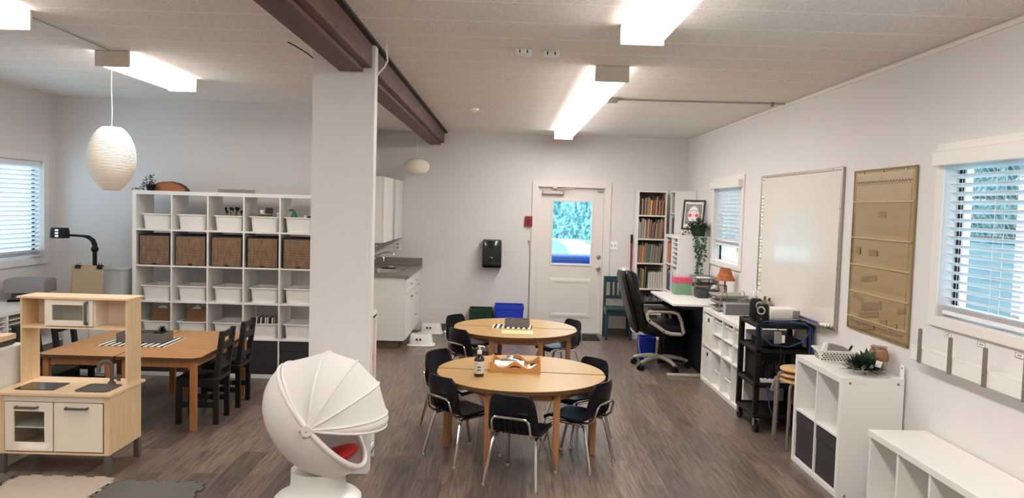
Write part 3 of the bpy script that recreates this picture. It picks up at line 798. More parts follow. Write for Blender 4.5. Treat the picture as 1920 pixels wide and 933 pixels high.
b = MB()
for q in ((-.02, .455, -.02, Dk + .02), (.635, Wk + .02, -.02, Dk + .02), (.455, .635, -.02, .06), (.455, .635, .24, Dk + .02)): b.box(q[0], q[1], q[2], q[3], .505, .52)
O('countertop', b, birch_x, r)
O('hob', MB().loft([(.25, .20, .012, .52), (.25, .20, .012, .5235)]).T(tr(.18, .16, 0)), screen, r)
b = MB().loft([(.215, .215, .03, .5235), (.215, .215, .03, .525), (.185, .185, .03, .525), (.165, .165, .03, .46), (.16, .16, .03, .455), (.158, .158, .03, .458), (.18, .18, .03, .522)], cap0=False).T(tr(.545, .15, 0))
O('sink', b, dgrey, r, smooth=True)
pts = [(.56, .285, .52), (.56, .285, .635)] + [(.56 - .035 + .035 * math.cos(a), .285 - .004 * k, .635 + .035 * math.sin(a)) for k, a in enumerate([.4, .8, 1.2, 1.6, 2.0, 2.4, 2.8, 3.14])] + [(.49, .25, .60)]
fa = O('faucet', MB().tube(pts, .0125, 10).lathe([(0, .52), (.026, .52), (.024, .528), (.018, .535), (.0, .536)], (.56, .285, 0), 14), dgrey, r, smooth=True)
b = MB().cyl((.56, .285, .56), (.615, .285, .56), .011, 10)
for a in range(4):
    b.cyl((.607, .285, .56), (.607, .285 + .026 * math.cos(a * PI / 2 + .5), .56 + .026 * math.sin(a * PI / 2 + .5)), .006, 8)
O('tap_cross', b, dgrey, fa, smooth=True)
for x in (.0, Wk - .012): O('upper_side', MB().box(x, x + .012, .225, .415, .52, 1.08), birch, r)
O('top_board', MB().box(-.015, Wk + .015, .21, .425, 1.08, 1.092), birch_x, r)
O('upper_shelf', MB().box(.012, Wk - .012, .222, .415, .885, .897), birch_x, r)
O('upper_back', MB().box(.012, Wk - .012, .405, .413, .897, 1.08), kwhite, r)
for x in (.155, .47): O('microwave_side', MB().box(x - .006, x + .006, .24, .405, .897, 1.08), kwhite, r)
md = O('microwave_door', holed('Y', .222, .236, .158, .468, .903, 1.078, [(.205, .405, .94, 1.04)]), kwhite, r, bev=.001)
O('window_pane', MB().box(.2, .41, .228, .23, .935, 1.045), glass, md)
b = MB().tube([(.432, .222, .92), (.432, .198, .92), (.432, .198, 1.06), (.432, .222, 1.06)], .0095, 8)
O('handle', b, dgrey, md, smooth=True)

# low cabinet left of it with toy telephone
cube_unit('low_cabinet', 'low white cube cabinet at the left edge beside the toy kitchen', 'cabinet', 2, 2, (-3.155 - .767, 4.76, 0), 0.0, .38)
r = thing('wooden_crate', 'small pale wooden box on the low cabinet at the left edge', 'box', (-3.36, 4.98, .768))
O('box_base', MB().box(-.17, .15, -.12, .1, 0, .03), mat('crate_dark', (70, 62, 54), .7), r)
O('box_top', MB().box(-.175, .155, -.125, .105, .03, .065), birch_x, r, bev=.003)
r = thing('toy_telephone', 'cream toy telephone handset lying on the pale wooden box', 'toy', (-3.36, 4.97, .834))
O('handset', MB().tube([(-.14, 0, .02), (-.13, 0, .045), (-.04, 0, .052), (.06, 0, .05), (.09, 0, .035), (.10, 0, .012)], [.022, .022, .014, .014, .022, .024], 12), mat('cream_toy', (222, 196, 138), .5), r, smooth=True)

# window-side shelf and corner cabinet on the left
r = thing('storage_unit', 'long white shelf unit along the left wall under the window', 'shelf', (-4.71, 5.2, 0))
Lx, Ly, Hz = .53, 2.26, .748
O('worktop', MB().box(0, Lx, 0, Ly, Hz - .035, Hz), white, r, bev=.003)
O('plinth', MB().box(0, Lx - .02, 0, Ly, 0, .06), white, r)
O('backboard', MB().box(0, .012, 0, Ly, .06, Hz - .035), white, r)
ys = [0, .38, .76, 1.14, 1.30, 1.70, Ly - .03]
for y in ys: O('divider', MB().box(.012, Lx, y, y + .03, .06, Hz - .035), white, r)
O('shelf', MB().box(.012, Lx, .03, Ly - .03, .38, .396), white, r)
for k in range(8): O('paper_slot', MB().box(.012, Lx - .01, 1.17, 1.30, .40 + k * .038, .406 + k * .038), white, r)
for k in range(8): O('paper_slot', MB().box(.012, Lx - .01, 1.33, 1.70, .40 + k * .038, .406 + k * .038), white, r)
r = thing('corner_cabinet', 'white corner cabinet beside the tall cube shelf below the frosted tub', 'cabinet', (-4.17, 7.30, 0))
O('body', MB().box(0, .51, .01, .66, 0, .74), white, r, bev=.002)
O('worktop', MB().box(-.005, .515, 0, .67, .74, .765), white, r, bev=.003)
for k in range(2): O('cupboard_door', MB().box(.012 + k * .245, .25 + k * .245, -.006, .01, .07, .72), white, r, bev=.002)
b = MB().loft([(.22, .30, .03, 0), (.225, .305, .03, .01), (.27, .36, .03, .275), (.30, .39, .03, .28), (.30, .39, .03, .295), (.262, .35, .03, .295), (.258, .345, .03, .28), (.215, .295, .03, .012)])
tag(O('frosted_tub', b, tubclear, smooth=True, loc=(-3.81, 7.64, .766)), 'tall frosted plastic tub beside the tall cube shelf', 'tub')
r = thing('label_printer', 'grey flat machine with lid under the left window', 'machine', (-4.44, 7.26, .749), 8)
O('body', MB().loft([(.24, .24, .02, .02), (.24, .24, .02, .075)]), mat('dark_equipment', (66, 64, 66), .5), r, bev=.004)
O('lid', MB().loft([(.34, .30, .02, .085), (.35, .31, .03, .10), (.35, .31, .03, .19), (.33, .28, .03, .21)]), greyb, r, smooth=True)
for sx in (-1, 1): O('foot', MB().box(sx * .13 - .02, sx * .13 + .02, -.12, .12, 0, .02), blackp, r)
O('bracket', MB().box(-.12, -.07, -.10, .1, .07, .09).box(.07, .12, -.10, .1, .07, .09), greyb, r)
def art_board(label, loc, rz, tilt, w, h, m, clips):
    r = thing('drawing_board', label, 'drawing board', loc, rz)
    M = rot('X', tilt)
    O('panel', MB().box(-w / 2, w / 2, 0, .008, 0, h).T(M), m, r, bev=.002)
    for c in clips:
        O('bulldog_clip', MB().box(c - .025, c + .025, -.01, .018, h - .025, h + .008).tube([(c - .012, .0, h), (c - .012, 0, h + .03)], .003, 6).tube([(c + .012, .0, h), (c + .012, 0, h + .03)], .003, 6).T(M), blackp, r)
art_board('tan drawing board with black clips, front one beside the frosted tub', (-3.90, 7.22, .766), -4, -7, .30, .325, mat('tan_front', (176, 158, 130), .8), [-.10, .11])
art_board('orange-brown drawing board standing behind the tan one', (-3.94, 7.27, .766), -9, -7, .32, .33, tanb, [.13])
r = thing('document_camera', 'black document camera with bent arm and lit head behind drawing boards', 'document camera', (-4.03, 7.62, .766))
O('base', MB().loft([(.12, .2, .02, 0), (.12, .2, .02, .03)]), blackp, r, bev=.003)
O('post', MB().cyl((.0, 0, .03), (0, 0, .46), .02, 12).ell((0, 0, .46), (.035, .035, .035)), blackp, r, smooth=True)
O('arm', MB().tube([(0, 0, .46), (.0, 0, .50), (-.02, 0, .545), (-.06, 0, .575), (-.12, 0, .585), (-.28, 0, .59)], [.022, .024, .024, .02, .012, .011], 10), blackp, r, smooth=True)
hd = O('camera_head', MB().loft([(.155, .10, .02, -.05), (.16, .11, .03, 0), (.145, .10, .03, .05)]).T(tr(-.33, -.02, .61)), blackp, r, smooth=True)
b = MB()
for k in range(3): b.box(-.345, -.315, -.078, -.074, .575 + k * .028, .589 + k * .028)
O('lit_strips', b, mat('lit_strip', (250, 250, 240), .4, emit=1.2), hd)

# ------------------------------------------------------------------ kitchen corner
ZCt = .90
r = thing('kitchen_cabinet', 'white base cabinet with drawers and doors under the grey counter', 'cabinet', (XK, 9.29, 0))
D_ = .585; Lk = 1.505
O('carcass', MB().box(.002, D_, 0, .018, .10, .862).box(.002, D_, Lk - .018, Lk, .10, .862).box(.002, D_, .018, Lk - .018, .10, .118).box(.002, .012, .018, Lk - .018, .118, .862).box(D_ - .018, D_, .018, Lk - .018, .118, .862), white, r)
O('toe_kick', MB().box(.002, D_ - .07, .03, Lk, 0, .10), brownk, r)
knobs = []
def front(nm, y0, y1, z0, z1, kp):
    o = O(nm, MB().box(D_ + .001, D_ + .02, y0 + .003, y1 - .003, z0 + .003, z1 - .003), white, r, bev=.002)
    for ky, kz in kp:
        O('knob', MB().lathe([(0, 0), (.005, 0), (.005, .016), (.012, .02), (.011, .027), (0, .029)], n=12).T(tr(D_ + .02, ky, kz) @ rot('Y', 90)), steel, o, smooth=True)
front('cupboard_door', .02, .44, .11, .66, [(.40, .60)])
front('cupboard_door', .44, .76, .11, .66, [(.48, .60)])
front('drawer', .02, .76, .665, .858, [(.39, .76)])
front('drawer', .76, 1.12, .665, .858, [(.94, .76)])
front('drawer', .76, 1.12, .39, .66, [(.94, .58)])
front('drawer', .76, 1.12, .11, .385, [(.94, .30)])
front('cupboard_door', 1.12, 1.49, .11, .858, [(1.16, .68)])
r = thing('kitchen_counter', 'grey laminate counter with backsplash and inset sink in the back corner', 'counter', (XK, 9.27, .864))
o = holed('Y', 0, 1, 0, 1, 0, 1, []); o.bm.free()
b = MB()
for q in ((0, .10, 0, 1.52), (.52, .63, 0, 1.52), (.10, .52, 0, .16), (.10, .52, .78, 1.52)): b.box(q[0] + .002, q[1], q[2], q[3], 0, .04)
O('worktop', b, lapgrey, r)
O('backsplash', MB().box(.002, .022, 0, 1.52, .04, .145).box(.022, .63, 1.50, 1.52, .04, .145), lapgrey, r, bev=.002)
b = MB().loft([(.45, .65, .04, .0405), (.45, .65, .04, .044), (.39, .59, .05, .044), (.37, .57, .05, -.10), (.02, .02, .005, -.105)], cap0=False).T(tr(.31, .47, 0))
O('sink_bowl', b, steel, r, smooth=True)
def gooseneck(label, loc, reach, h, rz):
    f = thing('kitchen_faucet', label, 'faucet', loc, rz)
    O('spout', MB().tube([(0, 0, .0), (0, 0, .06), (.05, 0, h - .03), (reach * .55, 0, h), (reach * .85, 0, h + .005), (reach, 0, h - .02), (reach + .003, 0, h - .06)], .011, 10), chrome, f, smooth=True)
    O('base_flange', MB().lathe([(0, 0), (.028, 0), (.026, .012), (.016, .03), (.015, .06), (0, .062)], n=16), chrome, f, smooth=True)
    for s in (-1, 1): O('tap_handle', MB().cyl((0, s * .02, .03), (0, s * .055, .055), .009, 10), chrome, f, smooth=True)
gooseneck('chrome gooseneck faucet at the near end of the kitchen sink', (XK + .052, 9.56, .905), .23, .20, 0)
gooseneck('taller chrome gooseneck faucet at the far end of the kitchen sink', (XK + .055, 10.12, .905), .27, .21, 0)
r = thing('sponge_dish', 'dark soap dish with pale sponge behind the kitchen sink', 'dish', (XK + .26, 10.16, .9045))
O('dish', MB().loft([(.16, .12, .03, 0), (.18, .14, .03, .012), (.17, .13, .03, .012)]), blackp, r)
O('sponge', MB().box(.0, .06, -.03, .03, .012, .03), mat('sponge', (206, 196, 180), .9), r, bev=.004)
for lab, y0, y1 in (('white wall cupboard above the kitchen sink, nearer one', 9.15, 9.86), ('white wall cupboard above the kitchen counter, farther one in the corner', 10.10, 10.79)):
    r = thing('wall_cupboard', lab, 'cupboard', (XK, y0, 1.285))
    O('carcass', MB().box(.002, .32, 0, y1 - y0, 0, .79), white, r, bev=.002)
    O('cupboard_door', MB().box(.322, .34, .003, (y1 - y0) / 2 - .002, .003, .787), white, r, bev=.002)
    O('cupboard_door', MB().box(.322, .34, (y1 - y0) / 2 + .002, y1 - y0 - .003, .003, .787), white, r, bev=.002)
r = thing('wall_outlet', 'white double outlet on the back wall above the counter', 'outlet', (-1.50, YB - .009, 1.17))
O('plate', MB().box(-.04, .04, 0, .008, -.06, .06), whitem, r, bev=.002)
for z in (-.025, .025): O('receptacle', MB().box(-.018, .018, -.003, 0, z - .016, z + .016).box(-.009, -.006, -.0045, -.003, z - .006, z + .008).box(.006, .009, -.0045, -.003, z - .006, z + .008), mat('outlet_face', (170, 162, 152), .5), r)
tag(O('wall_hook', MB().tube([(-1.77, 10.35, 1.22), (-1.74, 10.35, 1.22), (-1.725, 10.35, 1.19), (-1.71, 10.35, 1.16), (-1.69, 10.35, 1.165)], .007, 8), chrome, smooth=True), 'small metal hook on the wall under the kitchen cupboards', 'hook')

# step stools
def step_stool(label, loc, rz):
    r = thing('step_stool', label, 'stool', loc, rz, group='white step stools')
    O('body', MB().loft([(.34, .25, .06, 0), (.35, .26, .06, .006), (.335, .245, .06, .016), (.30, .21, .055, .022), (.265, .185, .05, .12), (.25, .17, .05, .135)]), whitep, r, smooth=True)
    O('tread', MB().loft([(.24, .16, .045, .1355), (.235, .155, .045, .139)]), whitep, r)
    b = MB()
    for k in range(8): b.box(-.09 + k * .024, -.078 + k * .024, -.055, .055, .1392, .142)
    O('grip_dots', b, mat('grip_green', (168, 186, 150), .8), r)
    for s in (-.022, .022): O('grip_hole', MB().cyl((s - .02, -.112, .085), (s - .02, -.0985, .085), .013, 14), ink, r)
step_stool('white plastic step stool nearer the camera beside the base cabinet', (-1.02, 9.62, 0), 0)
step_stool('white plastic step stool farther back against the base cabinet', (-.985, 10.55, 0), 0)

# back wall items
r = thing('towel_dispenser', 'glossy black paper towel dispenser on the back wall', 'dispenser', (-.178, YB - .004, .915))
O('housing', MB().loft([(.27, .17, .03, 0, 0, -.09), (.27, .20, .03, .03, 0, -.105), (.27, .21, .03, .2, 0, -.11), (.26, .19, .03, .37, 0, -.10), (.25, .16, .03, .385, 0, -.088)]), towel, r, smooth=True)
O('emblem', MB().cyl((0, -.217, .14), (0, -.213, .14), .012, 12), steel, r)
O('outlet_slot', MB().box(-.11, .11, -.207, -.19, .03, .055), blackp, r)
r = thing('fire_alarm', 'small red fire alarm pull station left of the door', 'alarm', (.318, YB - .002, 1.565))
O('case', MB().box(-.052, .052, -.045, 0, -.07, .07), redm, r, bev=.006)
O('pull_handle', MB().box(-.025, .025, -.055, -.044, -.04, .03), mat('dark_red', (96, 22, 30), .4), r, bev=.004)
r = thing('light_switch', 'white double switch plate on the wall right of the door', 'switch', (1.515, YB - .002, 1.26))
O('plate', MB().box(-.06, .06, -.007, 0, -.06, .06), whitem, r, bev=.002)
for s in (-.025, .025): O('toggle', MB().box(s - .006, s + .006, -.02, -.006, -.012, .012), mat('toggle_grey', (150, 142, 134), .5), r)
tag(O('key_hook', MB().box(.315, .345, YB - .012, YB - .001, 1.27, 1.30).tube([(.33, YB - .012, 1.28), (.33, YB - .035, 1.27), (.33, YB - .035, 1.285)], .004, 6), steel), 'tiny metal hook on the wall below the red alarm', 'hook')
tag(O('shadow_gap_line', MB().tube([(.335, YB - .02, 1.27), (.348, YB - .01, 1.1), (.35, YB - .01, .5), (.352, YB - .01, .12)], .0022, 6), cable_k), 'thin dark line modelled as the shadow gap beside the left door frame', 'cord')  # dark tube drawn in place of the shadow gap along the door trim
def open_bin(w, d_, h, t=.006, flare=.9): 
    return MB().loft([(w * flare, d_ * flare, .03, 0), (w * flare + .01, d_ * flare + .01, .03, .01), (w * .97, d_ * .97, .03, h - .05), (w, d_, .03, h - .045), (w, d_, .03, h), (w - .03, d_ - .03, .025, h), (w * flare - .012, d_ * flare - .012, .025, .012)])
r = thing('recycling_box', 'bright blue recycling box on the floor against the back wall', 'bin', (.08, 10.55, 0))
O('body', open_bin(.40, .36, .42), bluep, r, smooth=True)
r = thing('recycling_box', 'dark green box on the floor left of the blue box', 'bin', (-.30, 10.56, 0))
O('body', open_bin(.33, .34, .36), greenp, r, smooth=True)
r = thing('wicker_basket', 'small brown handled basket on the floor at the back wall', 'basket', (-.61, 10.45, 0))
O('bowl', MB().lathe([(0, 0), (.09, 0), (.13, .14), (.12, .15), (.085, .012), (0, .01)], n=20), wick, r, smooth=True)
O('handle', MB().tube([(.12 * math.cos(a), 0, .14 + .10 * math.sin(a)) for a in [k * PI / 8 for k in range(9)]], .008, 8), wick, r, smooth=True)

# slim rack behind the column
r = thing('slim_rack', 'narrow white plastic shelf rack standing behind the column', 'rack', (-1.23, 5.07, 0))
for x in (0, .335):
    for y in (0, .215): O('post', MB().box(x, x + .025, y, y + .025, 0, 1.02), whitep, r, bev=.002)
for z in (.06, .50, .985):
    O('shelf', MB().box(0, .36, 0, .24, z, z + .012), whitep, r)
    O('shelf_rim', MB().box(.025, .335, 0, .012, z, z + .045).box(.025, .335, .228, .24, z, z + .045).box(.0, .012, .025, .215, z, z + .045).box(.348, .36, .025, .215, z, z + .045), whitep, r)
tag(O('pink_bin', open_bin(.24, .17, .22), pink, smooth=True, loc=(-1.0, 5.19, .5125)), 'pink plastic bin on the middle shelf of the slim rack', 'bin')
tag(O('white_cup', MB().lathe([(0, 0), (.03, 0), (.045, .09), (.055, .1), (.05, .1), (.028, .006), (0, .005)], n=20), whitep, smooth=True, loc=(-.925, 5.19, .998)), 'white cup on top of the slim rack behind the column', 'cup')

# ------------------------------------------------------------------ pod chair
r = thing('pod_chair', 'white egg-shaped swivel pod chair with folding fabric canopy', 'pod chair', (-1.055, 4.46, 0))
O('base', MB().lathe([(0, 0), (.24, 0), (.25, .01), (.25, .03), (.235, .045), (.19, .055), (.168, .08), (.158, .12), (.156, .20), (.10, .188), (0, .18)], n=40), whitep, r, smooth=True)
cc = Vector((.02, 0, .513))
ax = Vector((-.035, -1, 0)).normalized(); ff = Vector((1, -.035, 0)).normalized(); zz = Vector((0, 0, 1))
ang = math.radians(131)
tt = ff * math.cos(ang) + zz * math.sin(ang); nn = ff * math.cos(ang - PI / 2) + zz * math.sin(ang - PI / 2)
Ra, Rt, Dn = .30, .37, .29
def shellp(k, off=0.0):
    def f(u, v):
        th = 2 * PI * u; ph = PI / 2 * v
        rr = math.cos(ph); e = 0.86
        rr = max(rr, 1e-4) ** e
        return cc + ax * ((Ra - off) * rr * math.cos(th)) + tt * ((Rt - off) * rr * math.sin(th)) - nn * ((Dn - off) * math.sin(ph))
    return f
shb = MB().grid(shellp(0), 48, 16); bmesh.ops.remove_doubles(shb.bm, verts=shb.bm.verts, dist=2e-4)
O('shell', shb, whitep, r, smooth=True, solid=.012)
O('rim', MB().tube([cc + ax * Ra * math.cos(t) + tt * Rt * math.sin(t) for t in [2 * PI * k / 56 for k in range(56)]], .017, 10, closed=True), whitep, r, smooth=True)
O('seat_pad', MB().ell((0, 0, 0), (.145, .15, .035)).T(tr(cc.x + .075, cc.y, cc.z - .236) @ rot('Y', -20)), redf, r, smooth=True)
angs = [126, 87, 59.5, 31, 3, -8]
Rc = .372
def hoop(al, th, dr=0.0):
    return cc + ax * ((Ra + .005 + dr) * math.cos(th)) + (ff * math.cos(al) + zz * math.sin(al)) * ((Rc + dr) * math.sin(th))
def can(u, v):
    s = u * (len(angs) - 1); i = min(int(s), len(angs) - 2); t = s - i
    al = math.radians(angs[i] * (1 - t) + angs[i + 1] * t)
    sag = -1.05 * Rc * (1 - math.cos(math.radians(angs[i] - angs[i + 1]) / 2)) * math.sin(PI * t) if i < 4 else .010 * math.sin(PI * t)
    return hoop(al, PI * v, sag * math.sin(PI * v))
cn = O('canopy', MB().grid(can, 48, 24), canopy, r, smooth=True)
for a in angs:
    O('rib', MB().tube([hoop(math.radians(a), PI * k / 24) for k in range(25)], .0085, 8), whitep, cn, smooth=True)
p = cc + ax * (Ra + .012)
hub = MB().cyl(p, p + ax * .018, .03, 20)
hb = O('pivot', hub, whitep, r, smooth=True)
for dx, dz in ((.0, .0), (-.040, -.005), (-.018, -.036)):
    q = p + ff * dx + zz * dz + ax * (.017 if dx == 0 else .006)
    O('bolt', MB().ell(q, (.0075, .0075, .0075), 10, 6), chrome, hb, smooth=True)

# ------------------------------------------------------------------ half-round tables
def half_table(label, loc, rz, la=-.19, lb=.27):
    r = thing('half_round_table', label, 'table', loc, rz, group='half-round maple tables')
    rad = .612; pl = [(rad * math.cos(a), -.006 + rad * math.sin(a)) for a in [PI + PI * k / 40 for k in range(41)]]
    O('edge_band', MB().prism(pl, .532, .556), edge, r, smooth=True)
    O('tabletop', MB().prism([(x * .998, y * .998 - .0005) for x, y in pl], .5545, .5605), maple, r)
    for x, y in ((-.53, -.075), (.53, -.075), (la, -.465), (lb, -.465)):
        O('leg', MB().loft([(.04, .04, .004, 0, x, y), (.048, .048, .004, .53, x, y)]), legw, r, bev=.003)
    b = MB()
    b.box(-.50, .50, -.085, -.065, .47, .532).box(la + .03, lb - .03, -.475, -.455, .47, .532)
    for s in (-1, 1): e_ = la if s < 0 else lb; b.prism([(s * .53 - .01, -.085), (s * .53 + .01, -.085), (e_ + .01, -.455), (e_ - .01, -.455)], .47, .532)
    O('apron', b, legw, r)
    return r
h0 = half_table('front half of the nearer round table with the soap bottle', (.145, 5.585, 0), -4.7)
h1 = half_table('rear half of the nearer round table behind the wooden tray', (.140, 5.597, 0), 175.3, -.27, .19)
dup(h0, (.128, 7.655, 0), -4.7, 'front half of the farther round table under the sheet of paper')
dup(h1, (.124, 7.667, 0), 175.3, 'rear half of the farther round table toward the door')

# ------------------------------------------------------------------ school chairs
def school_chair(label, loc, rz):
    r = thing('school_chair', label, 'chair', loc, rz, group='navy plastic chairs at the round tables')
    prof = [(.178, .305), (.168, .325), (.14, .334), (.08, .331), (.0, .325), (-.07, .323), (-.125, .330), (-.162, .352), (-.182, .385), (-.195, .43), (-.207, .48), (-.218, .53), (-.226, .575), (-.23, .595)]
    wid = [.135, .15, .16, .165, .167, .168, .168, .167, .166, .164, .160, .152, .136, .112]
    n = len(prof) - 1
    def f(u, v):
        s = v * n; i = min(int(s), n - 1); t = s - i
        y = prof[i][0] * (1 - t) + prof[i + 1][0] * t; z = prof[i][1] * (1 - t) + prof[i + 1][1] * t; w = wid[i] * (1 - t) + wid[i + 1] * t
        x = (2 * u - 1); k = v
        seat = max(0, 1 - abs(k - .3) / .3); back = max(0, min(1, (k - .5) / .2))
        return (x * w, y + back * .028 * x * x, z + .014 * x * x * seat)
    O('seat_shell', MB().grid(f, 12, 39), navy, r, smooth=True, solid=.009)
    rb = MB()
    for k in range(5):
        x = -.08 + k * .04
        rb.tube([(x, -.176, .352), (x, -.197, .39), (x, -.208, .44)], .006, 6)
    O('back_rib', rb, navy, r, smooth=True)
    pts = [(-.125, -.06, .312), (-.128, -.165, .325), (-.128, -.205, .355), (-.126, -.217, .40), (-.12, -.226, .435), (-.10, -.230, .452), (0, -.232, .454), (.10, -.230, .452), (.12, -.226, .435), (.126, -.217, .40), (.128, -.205, .355), (.128, -.165, .325), (.125, -.06, .312)]
    O('back_loop', MB().tube(pts, .0085, 8), chrome, r, smooth=True)
    for sx in (-1, 1):
        for pp in ([(.13, .10, .306), (.135, -.10, .306), (.14, -.135, .298), (.146, -.15, .27), (.176, -.212, .012)], [(.115, -.08, .306), (.125, .09, .306), (.132, .12, .296), (.138, .132, .27), (.17, .205, .012)]):
            lg = O('leg', MB().tube([(sx * a, c, e) for a, c, e in pp], .0108, 8), chrome, r, smooth=True)
            e = pp[-1]
            O('foot_glide', MB().lathe([(0, 0), (.016, 0), (.016, .006), (.012, .016), (0, .018)], (sx * e[0], e[1], 0), 12), steel, lg, smooth=True)
    return r
def cpos(rear_mid, hx, hy): return (rear_mid[0] + .21 * hx, rear_mid[1] + .21 * hy, 0)
def hd_(hx, hy): return math.degrees(math.atan2(-hx, hy))
chairs = [
    ('navy plastic chair with its back to the camera at the nearer round table', (.068, 4.735), (.363, .932)),
    ('navy plastic chair at the front left of the nearer round table', (-.415, 5.228), (.746, .667)),
    ('navy plastic chair at the rear left of the nearer round table', (-.525, 6.17), (.8, -.6)),
    ('navy plastic chair at the front right of the nearer round table', (.70, 5.18), (-.83, .555)),
    ('navy plastic chair at the rear right of the nearer round table', (.735, 5.99), (-.77, -.64)),
    ('navy plastic chair at the rear left of the farther round table', (-.52, 8.20), (.8, -.6)),
    ('navy plastic chair at the front left of the farther round table', (-.425, 7.275), (.746, .667)),
    ('navy plastic chair at the right end of the farther round table', (.745, 8.05), (-.86, -.5)),
]
sc0 = None
for lab, rm, h in chairs:
    if sc0 is None: sc0 = school_chair(lab, cpos(rm, *h), hd_(*h))
    else: dup(sc0, cpos(rm, *h), hd_(*h), lab)

# ------------------------------------------------------------------ things on the round tables
ZTb = .5607
r = thing('soap_bottle', 'amber pump soap bottle with pale label on the nearer round table', 'bottle', (-.158, 5.40, ZTb))
O('bottle_body', MB().lathe([(0, 0), (.034, 0), (.036, .004), (.036, .115), (.034, .128), (.026, .142), (.016, .15), (.015, .158), (0, .158)], n=24), amber, r, smooth=True)
lb = O('paper_label', MB().lathe([(.0362, .022), (.0367, .023), (.0367, .108), (.0362, .109)], n=24), mat('label_paper', (214, 210, 200), .7), r, smooth=True)
O('print', MB().box(-.012, .012, -.0372, -.0365, .066, .073).box(-.012, .012, -.0372, -.0365, .046, .053).box(-.004, .008, -.0372, -.0365, .085, .087).box(-.02, -.008, -.0372, -.032, .097, .0985), ink, lb)
O('pump', MB().lathe([(0, .158), (.017, .158), (.017, .182), (.006, .186), (.006, .205), (.013, .207), (.013, .216), (0, .218)], n=16).tube([(0, 0, .212), (.025, -.004, .213), (.034, -.006, .204)], .005, 8), whitep, r, smooth=True)
r = thing('wooden_tray', 'pine serving tray with scalloped sides holding papers on the nearer table', 'tray', (.105, 5.68, ZTb), -3)
tw, td, th_ = .37, .29, .075
def scal(w, hole):
    up = []
    N = 32
    for k in range(N + 1):
        x = -w / 2 + w * k / N; q = abs(x) / (w / 2)
        z = .058 + .024 * math.cos(q * 2 * PI) - .006 * q
        up.append((x, max(.034, z)))
    return [(-w / 2, 0)] + up + [(w / 2, 0)]
for s in (-1, 1):
    pl = scal(tw, True)
    sd = O('long_side', MB().prism_y(pl, s * (td / 2 - .005) - .005, s * (td / 2 - .005) + .005), tray_w, r)
    b = MB(); arc = [(-.046, .032), (-.03, .046), (0, .053), (.03, .046), (.046, .032), (.03, .036), (0, .041), (-.03, .036)]
    b.prism_y(arc, s * (td / 2 - .005) - .0056, s * (td / 2 - .005) + .0056)
    O('handle_slot', b, mat('slot_dark', (60, 42, 28), .8), sd)
    pl = scal(td - .02, False)
    O('short_side', MB().prism_x([(y, z) for y, z in pl], s * (tw / 2 - .006) - .005, s * (tw / 2 - .006) + .005), tray_w, r)
O('tray_floor', MB().box(-tw / 2 + .008, tw / 2 - .008, -td / 2 + .008, td / 2 - .008, .0, .008), tray_w, r)
clp = thing('clipboard', 'clipboard with silver clip and white paper lying in the pine tray', 'clipboard', (.06, 5.67, ZTb + .0095), -2)
O('board', MB().box(-.12, .11, -.11, .12, 0, .02), kraft, clp)
O('paper_sheets', MB().box(-.115, .105, -.108, .10, .0202, .034), paperw, clp)
O('clip', MB().loft([(.15, .05, .01, .034), (.13, .04, .01, .042), (.06, .03, .01, .048), (.05, .03, .01, .066), (.03, .02, .008, .072)]).T(tr(0, .095, 0)), steel, clp, smooth=True)
tag(O('paper_stack', MB().box(-.04, .04, -.09, .09, 0, .012), paperw, loc=(.235, 5.67, ZTb + .0085), rz=-3), 'white note paper stack at the right inside the pine tray', 'paper')
tag(O('marker_pen', MB().cyl((-.02, -.03, .008), (.01, .035, .008), .007, 10), ink, smooth=True, loc=(.235, 5.72, ZTb + .021)), 'dark marker lying on the note paper in the pine tray', 'marker')
tag(O('striped_mat', MB().box(-.195, .195, -.12, .12, 0, .002), strip, loc=(.098, 7.69, ZTb), rz=-4), 'black and white striped mat on the farther round table', 'table mat')
grey_tray('grey three-cell tray on the striped mat of the farther round table', (.145, 7.71, ZTb + .003), .245, .13, .075, 3, -4)
tag(O('paper_sheet', MB().box(-.15, .15, -.105, .105, 0, .001), mat('manila', (232, 206, 150), .6), loc=(.14, 7.36, ZTb), rz=-2), 'pale sheet of paper near the front edge of the farther table', 'paper')

# ------------------------------------------------------------------ teal chair, broom, bookcases
r = thing('teal_chair', 'teal painted wooden slat-back chair against the wall right of the door', 'chair', (1.565, 10.50, 0))
for sx in (-1, 1):
    O('leg', MB().box(sx * .163 - .018, sx * .163 + .018, -.15, -.11, 0, .40), teal, r, bev=.003)
    O('back_post', MB().box(sx * .163 - .018, sx * .163 + .018, .16, .195, 0, .84), teal, r, bev=.003)
    O('side_rail', MB().box(sx * .163 - .01, sx * .163 + .01, -.12, .17, .33, .40), teal, r)
O('seat', MB().box(-.185, .185, -.17, .20, .40, .43), teal, r, bev=.004)
O('front_rail', MB().box(-.15, .15, -.14, -.12, .33, .40), teal, r)
O('top_rail', MB().box(-.15, .15, .165, .19, .76, .84), teal, r, bev=.003)
O('lower_rail', MB().box(-.15, .15, .165, .19, .53, .575), teal, r, bev=.003)
for x in (-.075, -.012, .05): O('slat', MB().box(x - .018, x + .018, .17, .185, .575, .76), teal, r)
r = thing('broom', 'red-handled broom leaning against the wall beside the bookcase', 'broom', (1.7665, 10.70, 0))
O('pole', MB().cyl((0, 0, .14), (-.005, .06, 1.30), .012, 10), redm, r, smooth=True)
O('grip', MB().cyl((-.005, .06, 1.30), (-.0055, .066, 1.42), .015, 10), blackp, r, smooth=True)
O('brush_head', MB().loft([(.032, .12, .01, 0), (.032, .10, .01, .10), (.03, .04, .01, .15)]).T(tr(.0, -.0, 0)), redm, r)

